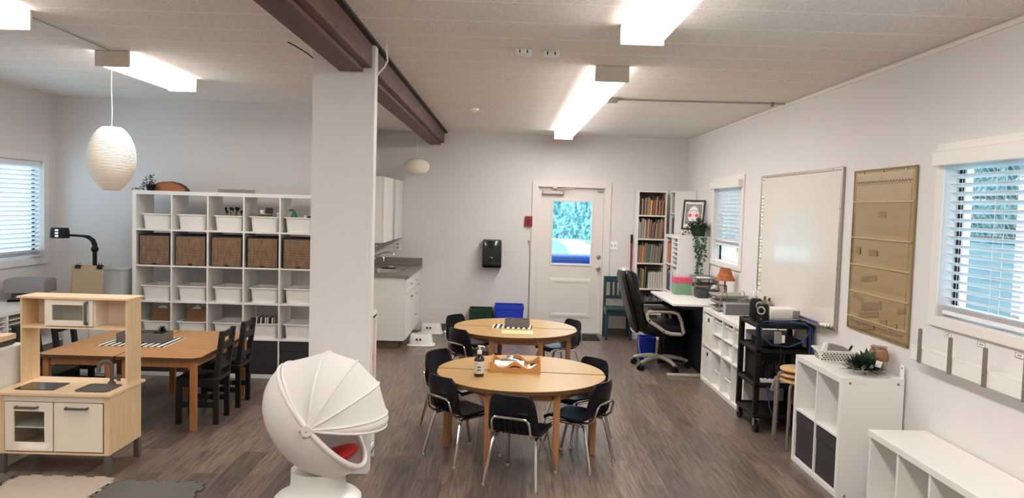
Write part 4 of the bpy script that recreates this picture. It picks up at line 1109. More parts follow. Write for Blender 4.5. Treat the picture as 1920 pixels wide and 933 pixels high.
bookcols = [((206, 172, 66), 'yellow'), ((60, 96, 140), 'blue'), ((150, 52, 50), 'red'), ((196, 186, 170), 'cream'), ((92, 108, 92), 'green'), ((70, 62, 58), 'brown'), ((172, 150, 122), 'tan'), ((120, 116, 112), 'grey'), ((48, 48, 54), 'black'), ((202, 120, 62), 'orange'), ((80, 128, 126), 'teal'), ((160, 140, 150), 'mauve')]
def bookm(k): return mat('book_' + bookcols[k][1], bookcols[k][0], .55)
def books(x0, x1, y, z, zmax, shelfname, group, pal, thick, hr, depth=.20, lean=3, axis='X', sgn=1, nmax=40):
    """row of books; spines toward -y (axis X) or toward -x (axis Y, running toward -y)"""
    x = x0; k = 0
    while x < x1 and k < nmax:
        t = R.uniform(*thick); h = R.uniform(*hr)
        if x + t > x1: break
        ci = pal[R.randrange(len(pal))]
        a = min(1.0, .1 + .045 * k) * lean
        b = MB().box(0, t - .0015, 0, depth, 0, h)
        kx = math.tan(math.radians(a))
        for v in b.bm.verts: v.co.x += kx * v.co.z
        if axis == 'X': o = O('book', b, bookm(ci), loc=(x, y + R.uniform(0, .012), z))
        else: o = O('book', b, bookm(ci), loc=(y + R.uniform(0, .012), x1 - (x - x0), z), rz=-90)
        tag(o, 'thin %s book, %s from left on %s' % (bookcols[ci][1], ordn(k), shelfname), 'book', group)
        x += t; k += 1
def bookcase(label, loc, rz, w, dpt, h, shelves):
    r = thing('bookcase', label, 'bookcase', loc, rz)
    t = .02
    O('side_panel', MB().box(0, t, 0, dpt, 0, h), white, r, bev=.001); O('side_panel', MB().box(w - t, w, 0, dpt, 0, h), white, r, bev=.001)
    O('top_panel', MB().box(t, w - t, 0, dpt, h - t, h), white, r); O('back_panel', MB().box(t, w - t, dpt - .006, dpt, 0, h - t), mat('bookcase_back', (120, 108, 98), .7), r)
    O('plinth', MB().box(t, w - t, .01, .025, 0, .06), white, r)
    for z in shelves: O('shelf', MB().box(t, w - t, .004, dpt - .006, z, z + t), white, r)
    return r
BX, BY = 1.785, 10.50
SH = [.06, .34, .68, 1.03, 1.36, 1.70 - .02]
bookcase('tall white bookcase full of picture books against the back wall', (BX, BY, 0), 0, .40, .285, 2.03, SH)
P1 = [0, 9, 5, 3, 0, 2, 1, 5, 6, 3, 8]; P2 = [3, 7, 10, 7, 5, 7, 3, 6, 9, 11, 7]; P3 = [7, 7, 3, 5, 6, 9, 10, 7, 11]; P4 = [4, 0, 5, 2, 8]
books(BX + .023, BX + .362, BY + .02, SH[5] + .0205, 0, 'the top shelf of the tall bookcase', 'books on the top shelf of the tall bookcase', P1, (.009, .018), (.20, .285), lean=3)
books(BX + .023, BX + .358, BY + .02, SH[4] + .0205, 0, 'the second shelf of the tall bookcase', 'books on the second shelf of the tall bookcase', P2, (.008, .015), (.21, .275), lean=4)
books(BX + .023, BX + .336, BY + .02, SH[3] + .0205, 0, 'the third shelf of the tall bookcase', 'books on the third shelf of the tall bookcase', P3, (.009, .016), (.21, .275), lean=7)
books(BX + .023, BX + .16, BY + .02, SH[2] + .0205, 0, 'the fourth shelf of the tall bookcase', 'books on the fourth shelf of the tall bookcase', P4, (.010, .018), (.22, .29), lean=3)
for k in range(6):
    o = O('magazine_file', MB().box(0, .0275, 0, .2, 0, .215 + .006 * (k % 3)), mat('cream_file', (208, 202, 190), .6), loc=(BX + .185 + k * .032, BY + .03, SH[2] + .021)); tag(o, 'cream bound volume on the fourth shelf of the tall bookcase, %s of six' % ordn(k), 'book', 'cream volumes on the fourth shelf')
books(BX + .15, BX + .35, BY + .02, SH[1] + .0205, 0, 'the fifth shelf of the tall bookcase', 'books on the fifth shelf of the tall bookcase', P3, (.008, .014), (.20, .25), lean=6)
# second bookcase, open toward the left, side panel toward the camera
bookcase('tall white bookcase in the corner, seen from its blank side', (2.225, 10.49, 0), -90, .30, .28, 2.03, [.06, .40, .75, 1.10, 1.42, 1.72])
books(0, .25, 2.24, 1.7405, 0, 'the top shelf of the corner bookcase', 'books on the top shelf of the corner bookcase', [3, 3, 7, 8, 6], (.012, .025), (.2, .26), axis='Y') if False else None
def side_books(x, yhi, ylo, z, nm, grp, pal, thick, hr):
    y = yhi; k = 0
    while True:
        t = R.uniform(*thick)
        if y - t < ylo: break
        ci = pal[R.randrange(len(pal))]
        o = O('book', MB().box(0, .2, -t + .0015, 0, 0, R.uniform(*hr)), bookm(ci), loc=(x + R.uniform(0, .01), y, z))
        tag(o, '%s book standing %s from left on %s' % (bookcols[ci][1], ordn(k), nm), 'book', grp); y -= t; k += 1
side_books(2.24, 10.465, 10.22, 1.7405, 'the top shelf of the corner bookcase', 'books on the top shelf of the corner bookcase', [3, 3, 7, 8, 6], (.014, .024), (.2, .26))
side_books(2.24, 10.465, 10.22, 1.4405, 'the second shelf of the corner bookcase', 'books on the second shelf of the corner bookcase', [3, 5, 8, 5, 3], (.014, .024), (.2, .25))

# tall cube tower with books and paper slots
TW = (2.108, 10.155, 0)
cube_unit('cube_tower', 'tall white cube unit behind the desk with paper slots', 'shelf', 2, 4, TW, -90)
def tw_cell(i, j):   # world centre y of column i (0 = far), base z
    c, z = cell(i, j); return TW[1] - c, z
for j in (3, 2):
    yy, zb = tw_cell(0, j)
    side_books(2.125, yy + .155, yy - .155, zb + .0005, 'the %s far cubby of the cube tower' % ('upper' if j == 3 else 'lower'), 'books in the %s cubby of the cube tower' % ('upper' if j == 3 else 'lower'), [3, 9, 8, 8, 3, 2] if j == 3 else [8, 2, 3, 7, 1], (.018, .034), (.22, .31))
yy, zb = tw_cell(1, 3)
r = thing('paper_sorter', 'white paper slot insert in the upper near cubby of the tower', 'paper sorter', (2.115, yy, zb + .0005))
O('sorter_frame', MB().box(0, .36, -.166, -.158, 0, .332).box(0, .36, .158, .166, 0, .332), white, r)
for k in range(1, 6): O('sorter_slot', MB().box(0, .36, -.158, .158, k * .058 - .01, k * .058), white, r)
yy, zb = tw_cell(1, 2)
for k in range(7):
    o = O('folder', MB().box(0, .24, -.004, .004, 0, .26 + .02 * (k % 3)), paperw if k % 3 else mat('pale_blue_card', (170, 184, 196), .7), loc=(2.12 + .004 * (k % 2), yy + .12 - k * .038, zb + .0005)); tag(o, 'pale paper folder upright in the tower, %s from left in its cubby' % ordn(k), 'folder', 'folders in the cube tower')
ZTW = 2 * T1 + 4 * CE + 3 * T2
# framed drawing on easel
r = thing('framed_drawing', 'framed line drawing of a face with pink cheeks on the cube tower', 'picture', (2.325, 9.64, ZTW + .0005), -27)
ML = tr(0, 0, .075) @ rot('X', -15)
w_, h_ = .275, .385
O('frame', holed('Y', 0, .018, -w_ / 2, w_ / 2, 0, h_, [(-w_ / 2 + .022, w_ / 2 - .022, .022, h_ - .022)]).T(ML), blackw, r)
pc = O('print', MB().box(-w_ / 2 + .02, w_ / 2 - .02, .010, .014, .02, h_ - .02).T(ML), paperw, r)
gp = mat('print_grey', (150, 146, 142), .7)
O('grey_field', MB().box(-.095, .095, .0085, .010, .075, .33).T(ML), gp, pc)
face = [(.068 * math.cos(a) * (1 - .12 * math.sin(a)), .20 + .105 * math.sin(a)) for a in [2 * PI * k / 24 for k in range(24)]]
O('face', MB().prism_y(face, .0072, .0085).T(ML), paperw, pc)
for s in (-1, 1): O('cheek', MB().prism_y([(s * .042 + .022 * math.cos(a), .185 + .024 * math.sin(a)) for a in [2 * PI * k / 14 for k in range(14)]], .006, .0072).T(ML), pink, pc)
def ln(p, wd=.003):
    return [(x, .0055, z) for x, z in p]
b = MB()
for p in ([(-.085, .255), (-.05, .245), (0, .258), (.05, .245), (.088, .255)], [(.0, .21), (.008, .17), (-.008, .168)], [(-.02, .13), (0, .122), (.02, .132), (0, .14), (-.02, .13)], [(-.05, .222), (-.035, .228), (-.02, .222)], [(.02, .222), (.035, .228), (.05, .222)], [(-.095, .075), (.095, .075), (.095, .33), (-.095, .33), (-.095, .075)], [(-.05, .36), (-.02, .357), (.03, .362), (.06, .358)]):
    b.tube(ln(p), .0022, 5)
O('ink_lines', b.T(ML), ink, pc)
r = thing('easel_stand', 'small wooden easel legs holding the framed face drawing', 'easel', (2.325, 9.64, ZTW + .0005), -27)
for x in (-.07, .07): O('leg', MB().tube([(x * 1.2, -.02, .003), (x * .9, .005, .066)], .006, 8), tray_w, r)
O('rear_leg', MB().tube([(0, .17, .004), (0, .085, .25)], .006, 8), tray_w, r)
# trailing plant on the tower
r = thing('trailing_plant', 'dark potted ivy trailing down the side of the cube tower', 'plant', (2.37, 9.47, ZTW + .0005))
O('basket_pot', MB().lathe([(0, 0), (.07, 0), (.1, .14), (.094, .14), (.065, .01), (0, .01)], n=20), mat('dark_basket', (52, 50, 46), .9, bump=.5, bscale=90), r, smooth=True)
b = MB()
for k in range(260):
    a = R.uniform(0, 2 * PI); rad = R.uniform(0, .13)
    b.leaf((rad * math.cos(a) * .9, rad * math.sin(a) * .9, .10 + R.uniform(0, .13) * (1 - rad / .2)), (math.cos(a) + R.uniform(-.6, .6), math.sin(a) + R.uniform(-.6, .6), R.uniform(-.3, .8)), (0, 0, 1), R.uniform(.03, .05), R.uniform(.018, .028))
for k in range(70):
    a = R.uniform(0, 2 * PI); b.leaf((.1 * math.cos(a), .1 * math.sin(a), R.uniform(.03, .14)), (math.cos(a), math.sin(a), R.uniform(-1.5, .3)), (0, 0, 1), R.uniform(.03, .05), R.uniform(.02, .03))
for k in range(60):
    b.leaf((R.uniform(-.20, -.05), R.uniform(-.07, .05), R.uniform(.02, .17)), (R.uniform(-1, .2), R.uniform(-1, .5), R.uniform(-.5, .5)), (0, 0, 1), .04, .024)
O('foliage', b, leafd, r)
b = MB()
for sx, ln_, ph in ((-.06, .30, 0), (-.02, .62, 1), (.02, .56, 2), (.07, .34, 3), (-.04, .45, 4), (.05, .25, 5), (-.09, .2, 6)):
    pts = [(sx * .7, -.05, .12), (sx, -.10, .10), (sx, -.112, .0)] + [(sx * (1 - .5 * t) + .012 * math.sin(7 * t + ph), -.112, -ln_ * t) for t in [.25, .5, .75, 1]]
    b.tube(pts, .0016, 5)
    for k in range(int(ln_ * 75)):
        t = R.random()
        b.leaf((sx * (1 - .5 * t) + .012 * math.sin(7 * t + ph), -.114, -ln_ * t), (R.uniform(-1, 1), R.uniform(-.5, -.05), R.uniform(-1, .2)), (0, -1, .2), R.uniform(.028, .042), R.uniform(.016, .024))
O('trailing_stem', b, leafm, r)

# ------------------------------------------------------------------ desk and chair
r = thing('desk', 'white-topped office desk with black modesty panel by the right wall', 'desk', (1.79, 8.11, 0))
DZt = .785
O('desktop', MB().box(0, .71, 0, 1.255, DZt - .024, DZt), white, r, bev=.003)
O('under_frame', MB().box(.12, .64, .03, 1.2, DZt - .06, DZt - .024), blackp, r)
O('modesty_panel', MB().box(.345, .36, .03, 1.23, .045, DZt - .03), blackp, r)
for y in (.06, 1.16):
    O('leg_post', MB().box(.37, .42, y - .025 + .04, y + .025 + .04, .03, DZt - .06), silverp, r)
    O('foot_bar', MB().box(-.02, .66, y - .02, y + .04, 0, .03), silverp, r, bev=.006)
r = thing('file_cabinet', 'black drawer cabinet in the shadow under the far end of the desk', 'cabinet', (1.905, 8.98, 0))
O('body', MB().box(0, .225, 0, .25, .0, .70), blackp, r, bev=.003)
for k in range(3): O('drawer', MB().box(-.012, 0, .01, .24, .05 + k * .21, .25 + k * .21), blackp, r, bev=.002)
r = thing('waste_bin', 'blue plastic waste bin under the desk behind the office chair', 'bin', (1.715, 9.12, 0))
O('body', open_bin(.20, .20, .27), bluep, r, smooth=True)
O('bag_tie', MB().tube([(-.10, -.06, .26), (-.108, -.08, .18), (-.09, -.108, .08), (-.04, -.115, .03), (.02, -.115, .02)], .003, 6), whitem, r)

r = thing('office_chair', 'black leather executive office chair with silver arms at the desk', 'office chair', (1.78, 8.62, 0), -90)
casters = []
for k in range(5):
    a = 2 * PI * k / 5 + .35
    c, s = math.cos(a), math.sin(a)
    lg = O('base_leg', MB().tube([(0, 0, .125), (c * .12, s * .12, .125), (c * .24, s * .24, .105), (c * .315, s * .315, .08)], [.03, .027, .022, .018], 10), silverp, r, smooth=True)
    p = Vector((c * .315, s * .315, .03)); t_ = Vector((-s, c, 0))
    b = MB()
    for q in (-1, 1): b.cyl(p + t_ * (q * .008), p + t_ * (q * .03), .03, 14)
    b.cyl((p.x, p.y, .03), (p.x, p.y, .075), .009, 8)
    O('caster', b, blackp, lg, smooth=True)
O('gas_lift', MB().cyl((0, 0, .05), (0, 0, .22), .03, 16).cyl((0, 0, .22), (0, 0, .39), .023, 16), blackp, r, smooth=True)
O('tilt_box', MB().loft([(.16, .22, .02, .36), (.2, .26, .02, .40)]).box(.1, .2, -.02, .02, .36, .385), blackp, r)
O('seat', MB().loft([(.46, .44, .08, .40), (.51, .49, .09, .43), (.53, .51, .1, .47), (.51, .49, .1, .515), (.42, .40, .1, .53)]), leather, r, smooth=True)
rings = [(.40, .08, .04, .43, 0, -.235), (.48, .13, .06, .47, 0, -.245), (.52, .15, .07, .55, 0, -.262), (.52, .14, .065, .62, 0, -.285), (.50, .12, .055, .665, 0, -.30), (.52, .155, .07, .74, 0, -.318), (.53, .16, .07, .83, 0, -.342), (.51, .125, .06, .885, 0, -.36), (.50, .15, .07, .94, 0, -.37), (.48, .165, .075, 1.01, 0, -.385), (.44, .14, .065, 1.065, 0, -.40), (.34, .07, .035, 1.095, 0, -.41)]
bk = O('backrest', MB().loft(rings, n=6), leather, r, smooth=True)
O('back_shell', MB().loft([(.42, .03, .014, .42, 0, -.30), (.50, .04, .018, .55, 0, -.338), (.51, .04, .018, .80, 0, -.415), (.46, .04, .018, 1.02, 0, -.472), (.38, .03, .014, 1.09, 0, -.465)], n=5), leather, bk, smooth=True)
O('piping', MB().tube([(-.20, -.31, .42), (-.1, -.315, .40), (.1, -.315, .40), (.2, -.31, .42)], .006, 6), silverp, bk, smooth=True)
O('top_cap', MB().loft([(.26, .10, .045, 1.075, 0, -.435), (.28, .115, .05, 1.095, 0, -.438), (.24, .09, .04, 1.118, 0, -.44)], n=5), silverp, bk, smooth=True)
for sx in (-1, 1):
    pts = []
    ctrl = [(-.20, .66), (-.10, .675), (.05, .672), (.12, .65), (.155, .58), (.175, .50), (.19, .445), (.165, .425), (.05, .43), (-.02, .45), (-.09, .50), (-.165, .545), (-.205, .58), (-.215, .625)]
    am = O('armrest', MB().tube([(sx * .285, y, z) for y, z in ctrl], .021, 10, closed=True), silverp, r, smooth=True)
    O('arm_pad', MB().loft([(.045, .30, .02, .685), (.06, .32, .028, .70), (.05, .30, .022, .715)]).T(tr(sx * .285, -.02, 0)), leather, am, smooth=True)
    O('arm_bolt', MB().cyl((sx * .304, -.19, .57), (sx * .307, -.19, .57), .009, 10).cyl((sx * .304, .165, .44), (sx * .307, .165, .44), .009, 10).cyl((sx * .304, -.03, .455), (sx * .307, -.03, .455), .009, 10), blackp, am)

# desk items
zd = DZt + .0005
r = thing('gift_box', 'mint green box with pink floral lid on the desk', 'box', (2.105, 9.10, zd))
O('box_body', MB().box(-.10, .10, -.08, .08, 0, .145), mint, r, bev=.003)
O('box_lid', MB().box(-.103, .103, -.083, .083, .135, .20), mat('pink_floral', (224, 84, 116), .6, var=.5, vscale=45), r, bev=.004)
r = thing('letter_tray', 'grey stacked paper trays on the desk against the cube tower', 'paper tray', (2.36, 9.13, zd), 0)
for k, z in enumerate((.10, .19)):
    b = MB().box(-.125, .125, -.16, .16, z, z + .004).box(-.125, -.121, -.16, .16, z, z + .03).box(.121, .125, -.16, .16, z, z + .03).box(-.125, .125, .156, .16, z, z + .03).box(-.125, .125, -.16, -.156, z, z + .018)
    O('tray_tier', b, mat('tray_grey', (146, 144, 132), .5), r)
for x in (-.123, .123):
    for y in (-.155, .155): O('tray_post', MB().cyl((x, y, 0), (x, y, .22), .004, 6), wire, r)
tag(O('paper_stack', MB().box(-.09, .09, -.12, .12, 0, .006), paperw, loc=(2.36, 9.13, zd + .195)), 'papers in the top of the grey stacked trays', 'paper')
r = thing('desk_organizer', 'dark grey open desk organiser box beside the green box', 'organiser', (2.27, 8.82, zd))
O('bin', open_bin(.14, .22, .10), mat('organizer_dark', (58, 62, 66), .5), r)
r = thing('pen_cup', 'dark mesh pen cup full of pens on the desk', 'pen cup', (2.375, 8.72, zd))
O('cup', MB().lathe([(0, 0), (.055, 0), (.062, .12), (.058, .12), (.05, .006), (0, .006)], n=18), mat('cup_dark', (56, 58, 62), .5), r, smooth=True)
for k in range(9):
    a = k * .7
    pm = [blackp, bluep, redm, steel, blackp][k % 5]
    o = tag(O('pen', MB().cyl((0, 0, 0), (.02 * math.cos(a), .02 * math.sin(a), .15), .004, 6), pm), '%s pen standing in the dark pen cup on the desk' % ['black', 'blue', 'red', 'silver', 'black'][k % 5], 'pen', 'pens in the pen cup'); o.location = (2.375 + .025 * math.cos(a), 8.72 + .025 * math.sin(a), zd + .008)
r = thing('scissors', 'black-handled scissors standing in the dark pen cup', 'scissors', (2.36, 8.69, zd + .008))
O('blades', MB().box(-.006, .006, -.002, .002, 0, .13), steel, r)
for s in (-1, 1): O('finger_loop', MB().tube([(s * .016 + .014 * math.cos(a), 0, .148 + .02 * math.sin(a)) for a in [2 * PI * k / 12 for k in range(12)]], .004, 6, closed=True), blackp, r)
r = thing('photo_frame', 'small brown photo frame propped at the back of the desk', 'frame', (2.44, 8.66, zd), -50)
O('frame_border', MB().box(-.06, .06, 0, .012, 0, .17).T(rot('X', -15)), mat('brown_frame', (112, 88, 72), .6), r)
O('photo', MB().box(-.045, .045, -.001, 0, .015, .155).T(rot('X', -15)), mat('photo_tone', (168, 146, 128), .5), r)
r = thing('table_lamp', 'small table lamp with wicker shade on the desk by the window', 'lamp', (2.385, 8.30, zd))
O('lamp_base', MB().lathe([(0, 0), (.06, 0), (.058, .012), (.015, .02), (0, .02)], n=20), blackp, r, smooth=True)
O('pole', MB().cyl((0, 0, .02), (0, 0, .30), .008, 10), blackp, r, smooth=True)
O('lamp_shade', MB().lathe([(.108, .248), (.11, .246), (.085, .29), (.066, .33), (.058, .375), (.052, .378), (.055, .37), (.062, .33), (.08, .29), (.105, .25)], n=28), wick, r, smooth=True)
r = thing('flower', 'white artificial bloom in a tiny vase before the wicker lamp', 'flower', (2.315, 8.43, zd))
O('vase', MB().lathe([(0, 0), (.025, 0), (.03, .04), (.015, .08), (.012, .075), (0, .01)], n=14), jarglass, r, smooth=True)
O('stem', MB().cyl((0, 0, .01), (-.01, -.01, .13), .003, 6), leafm, r)
b = MB()
for k in range(60):
    a = k * 2.4; e = -.1 + 1.5 * k / 60
    b.leaf((-.01, -.01, .135), (math.cos(a) * math.cos(e), math.sin(a) * math.cos(e), math.sin(e)), (0, 0, 1), .055, .028)
O('petals', b, paperw, r)

# ------------------------------------------------------------------ cube sideboard along the right wall
SB = (2.105, 8.09, 0)
cube_unit('cube_sideboard', 'white four by two cube sideboard between the desk and black cart', 'shelf', 4, 2, SB, -90)
def sb_cell(i, j):
    c, z = cell(i, j); return SB[1] - c, z
for j in (1, 0):
    yy, zb = sb_cell(0, j)
    r = thing('lidded_box', 'white lidded cube box with black grip hole, %s left of the sideboard' % ('upper' if j else 'lower'), 'box', (SB[0] + .01, yy, zb + .0005))
    O('box_body', MB().box(0, .37, -.163, .163, 0, .31), whitep, r, bev=.004)
    O('grip_hole', MB().box(-.002, .004, -.03, .02, .245, .285), ink, r)
for i in (1, 2, 3):
    yy, zb = sb_cell(i, 1)
    o = O('shelf_insert', MB().box(0, .37, -.166, .166, .155, .167), white, loc=(SB[0] + .006, yy, zb)); tag(o, 'white half-height shelf insert in the %s upper cubby of the sideboard' % ORD[i], 'shelf insert', 'shelf inserts in the sideboard')
    for lv, zo in ((0, .001), (1, .168)):
        o = O('small_bin', tub_mesh(.27, .35, .13), whitep, smooth=True, loc=(SB[0] + (.186 if lv else .20), yy - (.0 if i == 1 else .012), zb + zo), rz=-90)
        tag(o, 'small white bin on the %s level of the %s upper cubby of the sideboard' % ('top' if lv else 'lower', ORD[i]), 'bin', 'small white bins in the sideboard')
    yy, zb = sb_cell(i, 0)
    o = O('plastic_tub', tub_mesh(.28, .35, .15), whitep, smooth=True, loc=(SB[0] + .20, yy - .012, zb + .0005), rz=-90)
    tag(o, 'white plastic tub in the %s lower cubby of the sideboard' % ORD[i], 'tub', 'white tubs in the sideboard')
zs = 2 * T1 + 2 * CE + T2 + .0005
r = thing('wire_letter_tray', 'three-tier silver wire letter tray on the sideboard end', 'paper tray', (2.305, 7.87, zs))
for k in range(3):
    z = .012 + k * .062
    b = MB().tube([(-.165, -.15, z + .03), (.165, -.15, z + .03), (.165, .15, z + .03), (-.165, .15, z + .03)], .004, 6, closed=True)
    b.box(-.14, .14, -.135, .135, z, z + .0015)
    for s in (-1, 1):
        b.skin([[(-.14, s * .135, z), (.14, s * .135, z)], [(-.165, s * .15, z + .03), (.165, s * .15, z + .03)]], False, False, closed=False)
        b.skin([[(s * .14, -.135, z), (s * .14, .135, z)], [(s * .165, -.15, z + .03), (s * .165, .15, z + .03)]], False, False, closed=False)
    O('tray_tier', b, meshm, r)
for x in (-.09, .09):
    b = MB().tube([(x - .05, -.155, 0), (x - .035, -.155, .10), (x - .02, -.155, .20), (x, -.155, .225), (x + .02, -.155, .20), (x + .035, -.155, .10), (x + .05, -.155, 0)], .005, 6)
    O('wire_support', b, wire, r, smooth=True)
r = thing('magazine_box', 'grey mesh magazine box with papers on the sideboard', 'magazine box', (2.305, 7.56, zs))
O('mesh_body', MB().box(-.125, .125, -.05, -.047, 0, .105).box(-.125, .125, .047, .05, 0, .105).box(.122, .125, -.047, .047, 0, .105).box(-.125, -.122, -.047, .047, 0, .06).box(-.122, .122, -.047, .047, 0, .003), mat('mesh_grey', (104, 102, 102), .5), r)
for k in range(4): O('papers', MB().box(-.13, .11, -.04 + k * .022, -.03 + k * .022, .004, .11), mat('paper_bluegrey', (176, 184, 196), .7), r)

# ------------------------------------------------------------------ AV cart
r = thing('utility_cart', 'black plastic four-shelf utility cart on casters by the right wall', 'cart', (2.035, 6.125, 0))
cw, cd = .455, .485
for z in (.115, .365, .645, .845):
    b = MB().box(0, cw, 0, cd, z, z + .022).box(0, cw, 0, .014, z + .022, z + .032).box(0, cw, cd - .014, cd, z + .022, z + .032).box(0, .014, .014, cd - .014, z + .022, z + .032).box(cw - .014, cw, .014, cd - .014, z + .022, z + .032)
    O('shelf', b, blackp, r, bev=.004)
for x in (.0, cw - .042):
    for y in (.0, cd - .042): O('post', MB().box(x, x + .042, y, y + .042, .137, .85), blackp, r, bev=.006)
for x in (.03, cw - .03):
    for y in (.03, cd - .03):
        cs = O('caster', MB().cyl((x - .014, y, .048), (x + .014, y, .048), .048, 20), blackp, r, smooth=True)
        O('caster_fork', MB().prism_x([(y - .02, .05), (y + .02, .05), (y + .025, .116), (y - .025, .116)], x - .021, x - .016).prism_x([(y - .02, .05), (y + .02, .05), (y + .025, .116), (y - .025, .116)], x + .016, x + .021), steel, cs)
zc = .8775
def speaker(label, loc, rz, h):
    s = thing('desk_speaker', label, 'speaker', loc, rz)
    O('cabinet', MB().loft([(.085, .10, .025, 0), (.09, .105, .03, .03), (.085, .10, .03, h - .03), (.07, .085, .03, h)]), blackp, s, smooth=True)
    O('driver_ring', MB().tube([(.028 * math.cos(a), -.053, h * .68 + .028 * math.sin(a)) for a in [2 * PI * k / 20 for k in range(20)]], .006, 8, closed=True), silverp, s, smooth=True)
    O('cone', MB().ell((0, -.05, h * .68), (.022, .008, .022), 16, 8), blackp, s, smooth=True)
    O('knob', MB().cyl((0, -.056, h * .24), (0, -.049, h * .24), .008, 12), dgrey, s)
speaker('black desk speaker with silver ring on the cart, farther one', (2.14, 6.50, zc), 12, .165)
speaker('black desk speaker with silver ring on the cart, nearer one', (2.105, 6.21, zc), -35, .155)
r = thing('projector', 'white projector lying on top of the black cart', 'projector', (2.30, 6.37, zc + .012), 8)
O('case', MB().loft([(.25, .20, .02, .008), (.255, .205, .02, .03), (.255, .205, .02, .085), (.245, .195, .02, .095)]), whitep, r, smooth=True)
for sx in (-1, 1): O('foot', MB().cyl((sx * .09, -.06, 0), (sx * .09, -.06, .01), .012, 10), blackp, r)
b = MB()
for i in range(5):
    for j in range(5): b.box(.06 + i * .0125, .069 + i * .0125, -.1035, -.1015, .022 + j * .0125, .031 + j * .0125)
O('vent_grille', b, ink, r)
O('side_button', MB().cyl((-.1285, .0, .05), (-.126, .0, .05), .012, 10), ink, r)
O('base_line', MB().box(-.126, .126, -.1035, -.10, .018, .021), greyb, r)
for k, (lab, pts) in enumerate([
    ('blue cable looping beneath the projector on the cart', [(2.09, 6.16, .89), (2.12, 6.14, .90), (2.22, 6.14, .905), (2.34, 6.145, .90), (2.44, 6.17, .89), (2.47, 6.30, .885)]),
    ('blue cable drooping from the cart top over the right edge', [(2.18, 6.15, .886), (2.30, 6.135, .895), (2.42, 6.12, .89), (2.47, 6.11, .86), (2.475, 6.105, .76), (2.47, 6.10, .66), (2.485, 6.10, .60)]),
    ('blue cable slung across the front of the cart', [(2.06, 6.115, .86), (2.07, 6.108, .78), (2.15, 6.104, .72), (2.28, 6.102, .705), (2.40, 6.104, .75), (2.46, 6.108, .84)]),
    ('blue cable hanging down to the bottom cart shelf', [(2.13, 6.10, .38), (2.135, 6.098, .33), (2.15, 6.096, .22), (2.19, 6.094, .13), (2.23, 6.094, .10)]),
    ('second blue cable drooping by the right cart post', [(2.40, 6.118, .89), (2.45, 6.105, .87), (2.455, 6.10, .72), (2.448, 6.10, .58)])]):
    tag(O('network_cable', MB().tube(pts, .0055, 6), cable_b, smooth=True), lab, 'cable')
r = thing('subwoofer', 'black subwoofer box with round grille on the third cart shelf', 'subwoofer', (2.20, 6.40, .3985))
O('cabinet', MB().box(-.11, .11, -.13, .16, 0, .225), blackp, r, bev=.006)
O('speaker_grille', MB().lathe([(0, 0), (.05, 0), (.065, .006), (.07, 0), (.0, -.002)], n=24).T(tr(.0, -.132, .12) @ rot('X', 90)), mat('gloss_black', (30, 30, 32), .2), r, smooth=True)
O('side_trim', MB().box(-.116, -.111, -.10, .12, .03, .20), blackp, r)
r = thing('power_strip', 'white power strip lying on the front of the third cart shelf', 'power strip', (2.12, 6.19, .3985))
O('strip_body', MB().box(-.03, .20, -.03, .02, 0, .03), whitep, r, bev=.004)
b = MB()
for k in range(5): b.box(-.01 + k * .04, .01 + k * .04, -.02, .01, .03, .0305)
O('strip_sockets', b, dgrey, r)
r = thing('charger_brick', 'grey adapter hanging from its lead at the cart front', 'adapter', (2.19, 6.09, .70))
O('brick', MB().box(-.028, .028, -.012, .012, .03, .13), greyb, r, bev=.006)
O('lead', MB().tube([(0, 0, .13), (-.005, 0, .17), (.02, .01, .19)], .004, 6).tube([(.02, 0, .03), (.035, 0, -.05), (.02, .0, -.16), (.0, 0, -.24)], .004, 6), cable_k, r)
O('plug', MB().box(.03, .055, -.01, .01, .04, .10), whitem, r, bev=.003)
tag(O('adapter', MB().box(-.02, .02, -.012, .012, 0, .12).T(rot('Y', 18)), greyb, bev=.006, loc=(2.165, 6.09, .352)), 'grey power adapter dangling below the third cart shelf', 'adapter')
r = thing('media_player', 'flat black media player box on the second cart shelf', 'media player', (2.28, 6.37, .678))
O('case', MB().box(-.16, .16, -.15, .15, .006, .06), blackp, r, bev=.004)
for sx in (-1, 1): O('foot', MB().box(sx * .13 - .015, sx * .13 + .015, -.13, .13, 0, .006), blackp, r)
b = MB(); R2 = random.Random(3)
for k in range(9):
    x = 2.14 + .03 * k
    b.tube([(x, 6.18 + R2.uniform(0, .1), .405)] + [(x + R2.uniform(-.03, .03), 6.16 + R2.uniform(0, .06), .41 + R2.uniform(0, .16)) for _ in range(4)], .004, 5)
tag(O('cable_tangle', b, cable_k), 'tangle of black cables on the third cart shelf', 'cables', kind='stuff')

# stool stack
def stool(label, z, rz):
    r = thing('stacking_stool', label, 'stool', (2.265, 5.79, z), rz, group='stacked wooden-seat stools')
    O('seat', MB().lathe([(0, .4975), (.138, .4975), (.147, .501), (.147, .512), (.14, .517), (0, .518)], n=32), wood('stool_seat_%d' % int(z * 1000), (206, 164, 112), (222, 184, 134), .45, 0, .8), r, smooth=True)
    for k in range(4):
        a = k * PI / 2 + PI / 4; c, s = math.cos(a), math.sin(a)
        O('leg', MB().tube([(c * .05, s * .05, .487), (c * .135, s * .135, .487), (c * .16, s * .16, .478), (c * .167, s * .167, .45), (c * .175, s * .175, .006)], .0095, 8), galv, r, smooth=True)
stool('wooden-topped stool with grey legs, bottom of the stack beside the cart', 0, 0)
stool('wooden-topped stool with grey legs, middle of the stack beside the cart', .0425, 22)
stool('wooden-topped stool with grey legs, top of the stack beside the cart', .085, 45)

